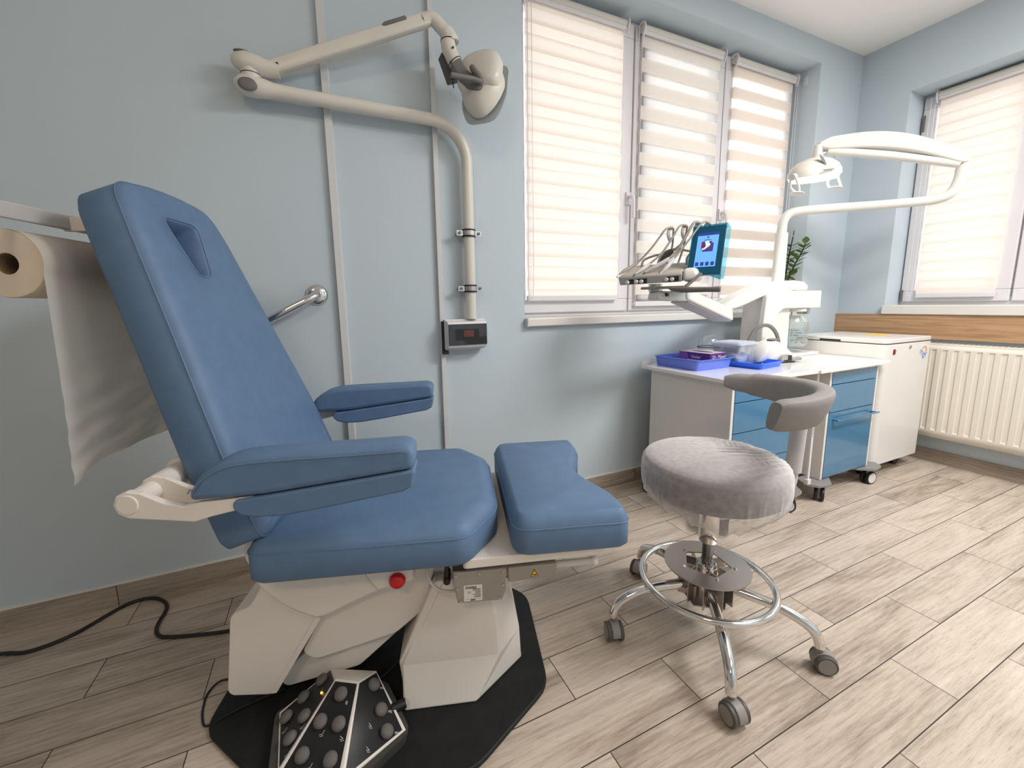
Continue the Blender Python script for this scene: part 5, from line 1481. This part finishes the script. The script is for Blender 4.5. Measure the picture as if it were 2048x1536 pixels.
bm = tube(B(), [u_(1.345, -0.555, 1.141), u_(1.353, -0.572, 1.136), u_(1.366, -0.605, 1.133), u_(1.385, -0.645, 1.131), u_(1.410, -0.700, 1.130), u_(1.424, -0.731, 1.130), u_(1.427, -0.737, 1.130)], [0.005, 0.009, 0.0125, 0.0110, 0.0100, 0.0115, 0.009], 16)
obj('tray_handle', bm, m_grip, unit)
# hand pieces with their arched hoses
hp = [
    [(1.248, -0.347, 1.208), (1.290, -0.350, 1.232), (1.347, -0.358, 1.264), (1.388, -0.390, 1.318), (1.425, -0.408, 1.372), (1.451, -0.418, 1.408), (1.495, -0.414, 1.416), (1.515, -0.400, 1.395), (1.520, -0.390, 1.33), (1.495, -0.385, 1.255)],
    [(1.293, -0.405, 1.208), (1.328, -0.414, 1.230), (1.361, -0.422, 1.254), (1.409, -0.445, 1.301), (1.455, -0.458, 1.370), (1.488, -0.463, 1.416), (1.533, -0.460, 1.419), (1.548, -0.445, 1.40), (1.550, -0.430, 1.33), (1.520, -0.430, 1.255)],
    [(1.322, -0.435, 1.214), (1.362, -0.465, 1.240), (1.402, -0.492, 1.270), (1.441, -0.500, 1.306), (1.482, -0.508, 1.370), (1.517, -0.513, 1.422), (1.560, -0.507, 1.423), (1.575, -0.490, 1.40), (1.578, -0.475, 1.33), (1.540, -0.470, 1.255)],
    [(1.349, -0.501, 1.206), (1.380, -0.507, 1.235), (1.412, -0.511, 1.268), (1.440, -0.521, 1.305), (1.471, -0.532, 1.345), (1.534, -0.542, 1.418), (1.587, -0.534, 1.420), (1.605, -0.520, 1.40), (1.608, -0.505, 1.33), (1.560, -0.500, 1.245)]]
for i, p in enumerate(hp):
    P = [u_(*q) for q in p]
    c = catmull(P, 6)
    bm = tube(B(), c[11:], 0.0046 if i != 2 else 0.0064, 12)
    hs = obj('hose', bm, m_hose, unit)
    body = c[:13]
    rad_ = [0.0030, 0.0038, 0.005, 0.0065, 0.0076, 0.0082, 0.0084, 0.0082, 0.0080, 0.0077, 0.0074, 0.0070, 0.0064]
    if i == 2: rad_ = [r * 1.2 for r in rad_]
    bm = tube(B(), body, rad_, 14)
    hpp = obj('hand_piece', bm, [m_hose, m_pvc, m_pvc, m_pvc][i], hs)
    bm = tube(B(), [body[0], body[0] + (body[0] - body[1]).normalized() * 0.010 + Vector((0, -0.002, -0.006))], [0.0036, 0.0046], 12)
    obj('tip', bm, m_steel if i in (0, 3) else m_dgrey, hpp)
    g_ = P[6]
    bm = tube(B(), catmull([g_ + Vector((0.004, 0.004, 0.004)), g_ + Vector((-0.012, 0.006, -0.006)), g_ + Vector((-0.016, 0.008, -0.028)), g_ + Vector((-0.006, 0.010, -0.048)), g_ + Vector((0.006, 0.012, -0.056))], 4), 1.0, 10, flat=(0.0035, 0.009), up=(0, 1, 0))
    obj('hose_guide', bm, m_gp, hs)
for pts in ([(1.413, -0.312, 1.252), (1.416, -0.313, 1.268), (1.427, -0.317, 1.284), (1.458, -0.350, 1.300), (1.499, -0.401, 1.311), (1.53, -0.43, 1.34)],
            [(1.430, -0.40, 1.240), (1.435, -0.40, 1.275), (1.46, -0.415, 1.310), (1.50, -0.44, 1.320), (1.56, -0.47, 1.31), (1.60, -0.49, 1.33)],
            [(1.50, -0.50, 1.248), (1.503, -0.498, 1.275), (1.53, -0.50, 1.300), (1.57, -0.505, 1.31)]):
    obj('hose', tube(B(), catmull([u_(*q) for q in pts], 6), 0.0052, 10), m_hose, unit)
bm = tube(B(), [u_(1.445, -0.395, 1.262), u_(1.465, -0.425, 1.300), u_(1.475, -0.44, 1.312)], [0.012, 0.016, 0.010], 14)
obj('syringe_block', bm, m_dgrey, unit)
# screen wrapped in blue barrier film
sy_ = Vector((0.349, 0.200, 0.915)); sx_ = Vector((0.491, -0.871, 0.003))
SM = frame((1.500, -0.600, 1.298), sx_, sy_)
def s_(x, y, z): return u_(*(SM @ Vector((x, y, z))))
bm = prism(B(), bev([(-0.064, -0.112), (0.064, -0.112), (0.064, 0.112), (-0.064, 0.112)], 0.005), s_, -0.016, 0.0)
scr = obj('screen', bm, m_teal, unit, smooth=False, bevel=0.002)
KX, KY = 0.47, 0.95
def sq(x, y, z): return s_(x * KX, y * KY, z)
bm = prism(B(), [(-0.087, -0.083), (0.087, -0.083), (0.087, 0.070), (-0.087, 0.070)], sq, 0.0, 0.0008)
ds = obj('display', bm, m_scr, scr, smooth=False)
bm = prism(B(), [(-0.087, 0.072), (0.087, 0.072), (0.087, 0.084), (-0.087, 0.084)], sq, 0.0, 0.0008)
obj('status_bar', bm, m_scrdk, ds, smooth=False)
for k in range(4):
    x = -0.078 + 0.042 * k
    obj('menu_icon', prism(B(), bev([(x, -0.078), (x + 0.028, -0.078), (x + 0.028, -0.060), (x, -0.060)], 0.005), sq, 0.0008, 0.0012), m_scrdk, ds, smooth=False)
bm = prism(B(), [(-0.034, -0.010), (0.052, -0.010), (0.052, 0.032), (-0.034, 0.032)], sq, 0.0008, 0.0010)
obj('picture_shadow', bm, m_scrdk, ds, smooth=False)
bm = prism(B(), [(-0.030, 0.046), (0.028, 0.046), (0.028, 0.049), (-0.030, 0.049)], sq, 0.0008, 0.0010); prism(bm, [(-0.010, 0.060), (0.000, 0.054), (0.010, 0.062), (0.0, 0.066)], sq, 0.0008, 0.0010)
obj('heading', bm, m_scrdk, ds, smooth=False)
bm = prism(B(), [(-0.048, -0.002), (0.036, -0.002), (0.036, 0.040), (-0.048, 0.040)], sq, 0.0010, 0.0013)
obj('picture_field', bm, m_scrrd, ds, smooth=False)
foot = catmull([Vector(v) for v in ((-0.042, 0.001, 0), (-0.022, 0.000, 0), (0.004, 0.010, 0), (0.022, 0.018, 0), (0.026, 0.026, 0), (0.014, 0.034, 0), (0.012, 0.042, 0), (-0.016, 0.040, 0), (-0.016, 0.030, 0), (-0.010, 0.019, 0), (-0.020, 0.009, 0), (-0.040, 0.005, 0))], 3, closed=True)
bm = prism(B(), [(v.x, v.y) for v in foot], sq, 0.0013, 0.0016)
obj('foot_picture', bm, m_scrwt, ds, smooth=False)
bm = B()
W = [(-0.067, -0.116), (0.067, -0.116), (0.069, 0.116), (-0.066, 0.116)]
lo_ = [bm.verts.new(s_(p, q, 0.003)) for p, q in W]; hi_ = [bm.verts.new(s_(p * 1.02 + (0.006 if p > 0 else 0), q * 1.01, -0.040)) for p, q in W]
for k in (1, 2, 3): bm.faces.new((lo_[k], lo_[(k + 1) % 4], hi_[(k + 1) % 4], hi_[k]))
fl = [bm.verts.new(v) for v in (s_(-0.045, -0.142, 0.004), s_(-0.020, -0.124, 0.004), s_(0.02, -0.120, 0.004), s_(0.062, -0.130, -0.02))]
bm.faces.new((lo_[0], fl[0], fl[1])); bm.faces.new((lo_[0], fl[1], fl[2], lo_[1])); bm.faces.new((lo_[1], fl[2], fl[3])); bm.faces.new((lo_[1], fl[3], hi_[1]))
obj('barrier_film', bm, m_film, scr, smooth=False)
# lamp pole, boom, arm and head
bm = cyl(B(), u_(2.602, -0.2, 1.19), u_(2.602, -0.2, 1.485), 0.0345, 28)
obj('pole_sleeve', bm, m_unit, unit)
P = [u_(2.602, -0.2, 1.44), u_(2.602, -0.2, 1.52), u_(2.606, -0.203, 1.555), u_(2.622, -0.212, 1.588), u_(2.652, -0.228, 1.606), u_(2.71, -0.262, 1.614), u_(2.86, -0.360, 1.621), u_(3.042, -0.480, 1.626), u_(3.214, -0.618, 1.632), u_(3.250, -0.662, 1.638), u_(3.272, -0.693, 1.655), u_(3.284, -0.712, 1.690), u_(3.290, -0.722, 1.740), u_(3.290, -0.724, 1.790)]
obj('lamp_boom', tube(B(), catmull(P, 5), 0.0255, 20), m_unit, unit)
bm = cyl(B(), u_(3.290, -0.724, 1.775), u_(3.290, -0.724, 1.812), 0.023, 20)
obj('boom_swivel', bm, m_unit, unit)
E1, E2 = Vector((3.300, -0.734, 1.825)), Vector((2.498, -0.418, 1.897))
N_ = 14; secs = []; bm = B()
ed = (E2 - E1); eh = Vector((ed.x, ed.y, 0)).normalized(); es = Vector((-eh.y, eh.x, 0))
for i in range(N_ + 1):
    t = i / N_; c = E1 + ed * t + Vector((0, 0, 0.060 * math.sin(PI * t) * 1.0))
    e = min(1, min(t, 1 - t) * N_ / 1.0 + 0.45)
    h = (0.030 + 0.012 * math.sin(PI * t)) * e; w = 0.026 * (0.7 + 0.3 * e)
    secs.append([bm.verts.new(u_(*(c + es * sx * w + Vector((0, 0, sz * h))))) for sx, sz in ((-1, -1), (1, -1), (1, 1), (-1, 1))])
for a, b in zip(secs, secs[1:]):
    for k in range(4): bm.faces.new((a[k], a[(k + 1) % 4], b[(k + 1) % 4], b[k]))
bm.faces.new(secs[0][::-1]); bm.faces.new(secs[-1])
sa = obj('spring_arm', bm, M('warm_white_arm_cover', (0.62, 0.60, 0.55), 0.4, var=(9, 0.02)), unit, bevel=0.010, seg=4, angle=50)
bm = tube(B(), [u_(*(E1 + ed * 0.06 + Vector((0, 0, -0.020)))), u_(*(E1 + ed * 0.5 + Vector((0, 0, -0.012)))), u_(*(E1 + ed * 0.94 + Vector((0, 0, -0.018))))], 0.021, 14)
obj('arm_core', bm, m_unit, sa)
bm = B(); tube(bm, [u_(2.503, -0.420, 1.900), u_(2.503, -0.420, 1.872), u_(2.503, -0.420, 1.845), u_(2.503, -0.420, 1.815)], [0.022, 0.022, 0.026, 0.024], 20)
obj('head_stem', bm, m_unit, unit)
LC = Vector((2.478, -0.430, 1.775))
LM = Matrix.Rotation(math.radians(-10), 4, 'Y') @ Matrix.Rotation(math.radians(6), 4, 'X')
LM = Matrix.Rotation(math.radians(0), 4, 'Z') @ LM
def l_(x, y, z): return u_(*(LC + LM @ Vector((x, y, z))))
bm = lathe(B(), [(0.0, 0.058), (0.30, 0.055), (0.62, 0.040), (0.86, 0.016), (0.98, -0.012), (1.0, -0.036), (0.94, -0.036), (0.90, -0.028), (0.0, -0.020)], (0, 0, 0), 44, lambda x, y, z: l_(0.172 * x, 0.100 * y, z), close=False)
lh = obj('lamp_head', bm, m_ivory, unit)
bm = lathe(B(), [(0.94, -0.034), (0.93, -0.046), (0.80, -0.060), (0.45, -0.066), (0.0, -0.068)], (0, 0, 0), 44, lambda x, y, z: l_(0.172 * x, 0.100 * y, z), close=False)
obj('lamp_glass', bm, m_lampglow, lh)
bm = lathe(B(), [(0.0, 1.0), (0.6, 0.8), (1.0, 0.0), (0.9, -0.4)], (0, 0, 0), 16, lambda x, y, z: l_(-0.065 + 0.014 * x - 0.010 * y, -0.072 + 0.012 * y, 0.036 + 0.028 * y + 0.004 * z))
obj('head_vent', bm, m_grip, lh)
mm = frame(l_(-0.062, -0.1015, -0.016), LM.to_3x3() @ Vector((1, -0.10, 0)), LM.to_3x3() @ Vector((0, 0.35, 1)))
bm = B()
for k in range(8):
    x = -0.036 + 0.0095 * k
    poly_on(bm, mm, [(x, -0.004), (x + 0.007, -0.004), (x + 0.007, 0.004), (x + 0.002, 0.004)])
obj('print', bm, m_ink, lh, smooth=False)
for sx in (-1, 1):
    bm = cyl(B(), l_(sx * 0.165, 0, -0.026), l_(sx * 0.188, 0, -0.030), 0.016, 16)
    hb_ = obj('handle_mount', bm, m_unit, lh)
    bm = tube(B(), catmull([l_(sx * 0.180, -0.012, -0.030), l_(sx * 0.178, -0.030, -0.075), l_(sx * 0.185, -0.040, -0.105)], 5), 0.006, 8)
    tube(bm, catmull([l_(sx * 0.180, 0.012, -0.030), l_(sx * 0.165, 0.020, -0.075), l_(sx * 0.150, 0.0, -0.105)], 5), 0.006, 8)
    ball(bm, l_(sx * 0.172, -0.020, -0.110), 0.046, 0.030, 0.007, 20)
    obj('hand_grip', bm, m_unit, hb_)
bm = tube(B(), catmull([l_(0.02, 0, 0.060), l_(0.07, 0.0, 0.075), l_(0.14, 0.0, 0.070), l_(0.168, 0, 0.035), l_(0.165, 0, 0.0)], 6), 0.0055, 10)
obj('head_cable', bm, m_unit, lh)
sp_d = bpy.data.lights.new('lamp_beam', 'SPOT'); sp_d.energy = 18; sp_d.spot_size = math.radians(70); sp_d.spot_blend = 0.7; sp_d.shadow_soft_size = 0.08; sp_d.color = (1.0, 0.965, 0.80)
sp_o = bpy.data.objects.new('lamp_beam', sp_d); sp_o.location = LC + LM @ Vector((0, 0, -0.085))
sp_o.rotation_euler = (Vector((2.66, -0.36, 0.73)) - sp_o.location).to_track_quat('-Z', 'Y').to_euler(); COL.objects.link(sp_o)

# ------------------------------------------------------------------ things on the worktop
ZT = 0.7346
def open_tray(name, c, rz, w, d, h, mat, label, flare=0.010):
    bm = B()
    o1 = arc_fill([(-w / 2, -d / 2), (w / 2, -d / 2), (w / 2, d / 2), (-w / 2, d / 2)], 0.022, 5)
    th = 0.0025
    L = [(inset(o1, flare), 0.0), (o1, h - 0.003), (inset(o1, -0.007), h - 0.003), (inset(o1, -0.007), h), (inset(o1, th), h), (inset(o1, flare + th), th)]
    R = [[bm.verts.new((p[0], p[1], z)) for p in pl] for pl, z in L]
    for a, b in zip(R, R[1:]):
        for k in range(len(a)): bm.faces.new((a[k], a[(k + 1) % len(a)], b[(k + 1) % len(a)], b[k]))
    bm.faces.new(R[0][::-1]); bm.faces.new(R[-1])
    o = obj(name, bm, mat, angle=35)
    o.location = (*c, ZT + 0.0002); o.rotation_euler = (0, 0, rz)
    return tag(o, label, 'tray')
open_tray('plastic_tray', (1.832, -0.265), math.radians(2), 0.270, 0.285, 0.055, m_tray, 'deep periwinkle blue tray holding the purple box, at the near end of the worktop')
open_tray('plastic_tray', (2.110, -0.402), math.radians(8), 0.225, 0.235, 0.030, m_tray2, 'shallow bright blue tray under the clear lidded container')
# glove box
gbx = thing('glove_box', 'purple and lilac cardboard dispenser box lying in the blue tray', 'box', (1.882, -0.282, ZT + 0.003), math.radians(4))
bm = box(B(), -0.064, 0.064, -0.095, 0.095, 0.0, 0.076)
obj('carton', bm, m_purple, gbx, smooth=False, bevel=0.001)
obj('lilac_top', box(B(), -0.0635, 0.0635, -0.0945, 0.0945, 0.0758, 0.0764), m_lilac, gbx, smooth=False)
bm = lathe(B(), [(1.0, 0.0767), (0.0, 0.0768)], n=30, f=lambda x, y, z: Vector((0.024 * x, 0.062 * y, z)), close=False)
obj('opening', bm, m_ink, gbx, smooth=False)
bm = prism(B(), [(-0.0648, 0.094), (-0.0648, 0.050), (-0.0648, 0.030), (-0.0648, 0.094)][:0] or [(0.02, 0.0), (0.094, 0.0), (0.094, 0.076), (0.045, 0.076)], lambda p, q, t: Vector((t, p, q)), -0.0648, -0.0641)
obj('lilac_side', bm, M('violet_card', (0.21, 0.085, 0.33), 0.45, var=(14, 0.05)), gbx, smooth=False)
bm = text_bm('Dr. Mayer', 0.027, frame((0.012, -0.0958, 0.055), (1, 0, 0), (0, 0, 1)))
text_bm('Violet', 0.010, frame((0.046, -0.0958, 0.036), (1, 0, 0), (0, 0, 1)), bm=bm); text_bm('P', 0.020, frame((-0.052, -0.0958, 0.040), (1, 0, 0), (0, 0, 1)), bm=bm)
text_bm('Violet', 0.024, frame((-0.0655, -0.012, 0.052), (0, -1, 0), (0, 0, 1)), bm=bm)
for k, (a, b) in enumerate(((-0.05, 0.04), (-0.06, 0.05))):
    box(bm, -0.0656, -0.0650, a, b, 0.034 - 0.007 * k, 0.0365 - 0.007 * k)
box(bm, -0.025, 0.030, -0.0960, -0.0954, 0.035, 0.0372)
obj('print', bm, m_whiteink, gbx, smooth=False)
# domed jar
jar = thing('dome_jar', 'clear glass jar with domed lid and dark rim, behind the purple box', 'jar', (2.092, -0.150, ZT), 0)
jar.scale = (0.74, 0.74, 0.89)
bm = lathe(B(), [(0.0, 0.0005), (0.078, 0.0005), (0.083, 0.006), (0.084, 0.085), (0.081, 0.085), (0.080, 0.009), (0.0, 0.006)], n=40, close=False)
obj('jar_body', bm, m_dome, jar, angle=40)
bm = lathe(B(), [(0.0835, 0.088), (0.087, 0.088), (0.087, 0.096), (0.0835, 0.096), (0.0835, 0.088)], n=40, close=False)
obj('dark_rim', bm, m_grip, jar, angle=40)
bm = lathe(B(), [(0.084, 0.096), (0.082, 0.120), (0.070, 0.146), (0.048, 0.164), (0.022, 0.172), (0.0, 0.174)], n=40, close=False)
obj('dome_lid', bm, m_dome, jar)
obj('contents', lathe(B(), [(0.0, 0.008), (0.076, 0.008), (0.076, 0.05), (0.05, 0.066), (0.0, 0.07)], n=32), m_cotton, jar)
# lidded container with cotton
ct = thing('lidded_container', 'clear plastic container with milky lid and white cotton inside, in the bright tray', 'container', (2.090, -0.318, ZT + 0.004), math.radians(6))
o1 = arc_fill([(-0.088, -0.082), (0.088, -0.082), (0.088, 0.082), (-0.088, 0.082)], 0.02, 5)
bm = B()
L = [(inset(o1, 0.012), 0.0), (o1, 0.112), (inset(o1, 0.002), 0.112), (inset(o1, 0.014), 0.002)]
R = [[bm.verts.new((p[0], p[1], z)) for p in pl] for pl, z in L]
for a, b in zip(R, R[1:]):
    for k in range(len(a)): bm.faces.new((a[k], a[(k + 1) % len(a)], b[(k + 1) % len(a)], b[k]))
bm.faces.new(R[0][::-1]); bm.faces.new(R[-1])
obj('container_body', bm, m_clear, ct, angle=35)
bm = prism(B(), inset(o1, -0.006), XY, 0.108, 0.120); prism(bm, inset(o1, 0.010), XY, 0.120, 0.124)
obj('lid', bm, m_lid, ct, angle=35, bevel=0.002)
bm = B()
random.seed(8)
for k in range(15):
    ball(bm, (random.uniform(-0.05, 0.05), random.uniform(-0.045, 0.045), 0.022 + random.uniform(0, 0.022)), 0.024, 0.022, 0.018, 10)
obj('cotton', bm, m_cotton, ct)['kind'] = 'stuff'
# small device with arched handle
dv = thing('sealing_device', 'white rounded desktop device with arched grey handle and grey button, before the unit column', 'device', (2.30, -0.375, ZT), math.radians(-4))
bm = B()
secs = []
spec_ = [(-0.115, 0.030, 0.020, 0.030), (-0.105, 0.055, 0.045, 0.050), (-0.06, 0.070, 0.115, 0.058), (0.0, 0.075, 0.128, 0.060), (0.05, 0.070, 0.112, 0.058), (0.11, 0.055, 0.072, 0.050), (0.165, 0.036, 0.038, 0.040), (0.190, 0.024, 0.016, 0.028)]
for x, hy, h, w in spec_:
    ring = []
    for k in range(20):
        a = 2 * PI * k / 20; cb, sb = math.cos(a), math.sin(a)
        ring.append(bm.verts.new((x, w * cb, 0.006 + h * (0.5 + 0.5 * math.copysign(abs(sb) ** 0.7, sb)))))
    secs.append(ring)
for a, b in zip(secs, secs[1:]):
    for k in range(20): bm.faces.new((a[k], a[(k + 1) % 20], b[(k + 1) % 20], b[k]))
bm.faces.new(secs[0][::-1]); bm.faces.new(secs[-1])
obj('device_body', bm, M('white_device_shell', (0.70, 0.68, 0.66), 0.35, var=(9, 0.03)), dv, angle=60)
obj('device_foot', box(B(), -0.10, 0.17, -0.04, 0.04, 0.0, 0.010), m_gp2, dv, smooth=False, bevel=0.003)
bm = tube(B(), [Vector((-0.006 + 0.128 * math.cos(a) , 0.03 , 0.060 + 0.150 * math.sin(a))) for a in [PI * k / 24 for k in range(25)]], 1.0, 12, flat=(0.007, 0.010), up=(0, 1, 0))
obj('arched_handle', bm, m_grip, dv)
bm = ball(B(), (0.000, -0.018, 0.132), 0.036, 0.022, 0.007, 20)
obj('round_button', bm, m_grip, dv)
bm = box(B(), 0.020, 0.070, -0.066, -0.040, 0.018, 0.042)
sl = obj('metal_slot', bm, m_steel, dv, smooth=False, bevel=0.002)
obj('slot_gap', box(B(), 0.070, 0.105, -0.064, -0.042, 0.014, 0.042), m_black, sl, smooth=False, bevel=0.002)
bm = prism(B(), bev([(0.10, -0.070), (0.195, -0.060), (0.205, -0.035), (0.11, -0.030)], 0.006), XY, 0.010, 0.024)
obj('pressing_lever', bm, m_gp2, dv, smooth=False, bevel=0.003)

# ------------------------------------------------------------------ plant on the sill
plant = thing('potted_plant', 'slim green potted plant on the window sill, half hidden by the lamp pole', 'plant', (3.010, 0.035, 1.0125), 0)
bm = lathe(B(), [(0.0, 0.0), (0.040, 0.0), (0.055, 0.11), (0.058, 0.112), (0.058, 0.12), (0.050, 0.12), (0.049, 0.105), (0.0, 0.105)], n=30)
pt = obj('pot', bm, M('lilac_pot', (0.45, 0.40, 0.52), 0.4, var=(9, 0.04)), plant, angle=40)
obj('soil', lathe(B(), [(0.0, 0.104), (0.0485, 0.104), (0.0, 0.112)], n=24, close=False), M('dark_soil', (0.03, 0.02, 0.013), 0.95, bump=(80, 0.6, 0.004), var=(40, 0.3)), pt)
random.seed(21)
stems = [[(0.0, 0, 0.10), (0.010, -0.015, 0.23), (0.0, -0.035, 0.37), (-0.004, -0.055, 0.500)], [(0.0, 0.0, 0.10), (0.016, -0.03, 0.21), (0.022, -0.07, 0.32), (0.030, -0.10, 0.39), (0.020, -0.125, 0.445)]]
bm = B(); 
for s in stems: tube(bm, catmull([Vector(p) for p in s], 6), [0.0065 - 0.003 * k / (6 * (len(s) - 1)) for k in range(6 * (len(s) - 1) + 1)], 8)
obj('stem', bm, m_stem, plant)
def leaf(bm, p, d, L, w, mi=0):
    d = Vector(d).normalized(); s = d.cross(Vector((random.uniform(-.5, .5), random.uniform(-.5, .5), 1))).normalized(); n = s.cross(d)
    R = []
    for t, k, h in ((0, 0.05, 0), (0.25, 0.75, 0.02), (0.5, 1.0, 0.03), (0.75, 0.7, 0.01), (1.0, 0.03, -0.04)):
        c = Vector(p) + d * L * t + n * L * h
        R.append([bm.verts.new(c - s * w * k), bm.verts.new(c - n * w * 0.25 * k), bm.verts.new(c + s * w * k)])
    for a, b in zip(R, R[1:]):
        for k in range(2): bm.faces.new((a[k], a[k + 1], b[k + 1], b[k])).material_index = mi
bm = B()
for si, s in enumerate(stems):
    c = catmull([Vector(p) for p in s], 12)
    for k in range(6, len(c) - 1, 2 if si == 0 else 3):
        if si == 0 and k > len(c) - 6: continue
        t = (c[k + 1] - c[k]).normalized()
        for sgn in (-1, 1):
            d = Vector((0.909 * sgn, -0.417 * sgn, 0)) + Vector((random.uniform(-.4, .4), random.uniform(-.4, .4), random.uniform(-0.1, 0.5))) + t * 0.4
            big = random.random() < 0.45 if si == 1 else random.random() < 0.25
            leaf(bm, c[k], d, 0.062 if not big else 0.072, 0.011 if not big else 0.025)
    leaf(bm, c[-1], (0.1, 0, 1), 0.05, 0.022 if si else 0.004)
for p, d in (((0.014, -0.03, 0.21), (0.3, -0.1, -0.6)), ((0.012, -0.03, 0.2), (-0.2, -0.1, -0.8)), ((0.016, -0.035, 0.24), (0.4, -0.1, -0.3))):
    leaf(bm, p, d, 0.08, 0.024, 1)
obj('leaves', bm, [m_leaf, m_leafy], plant, angle=180)['kind'] = 'stuff'
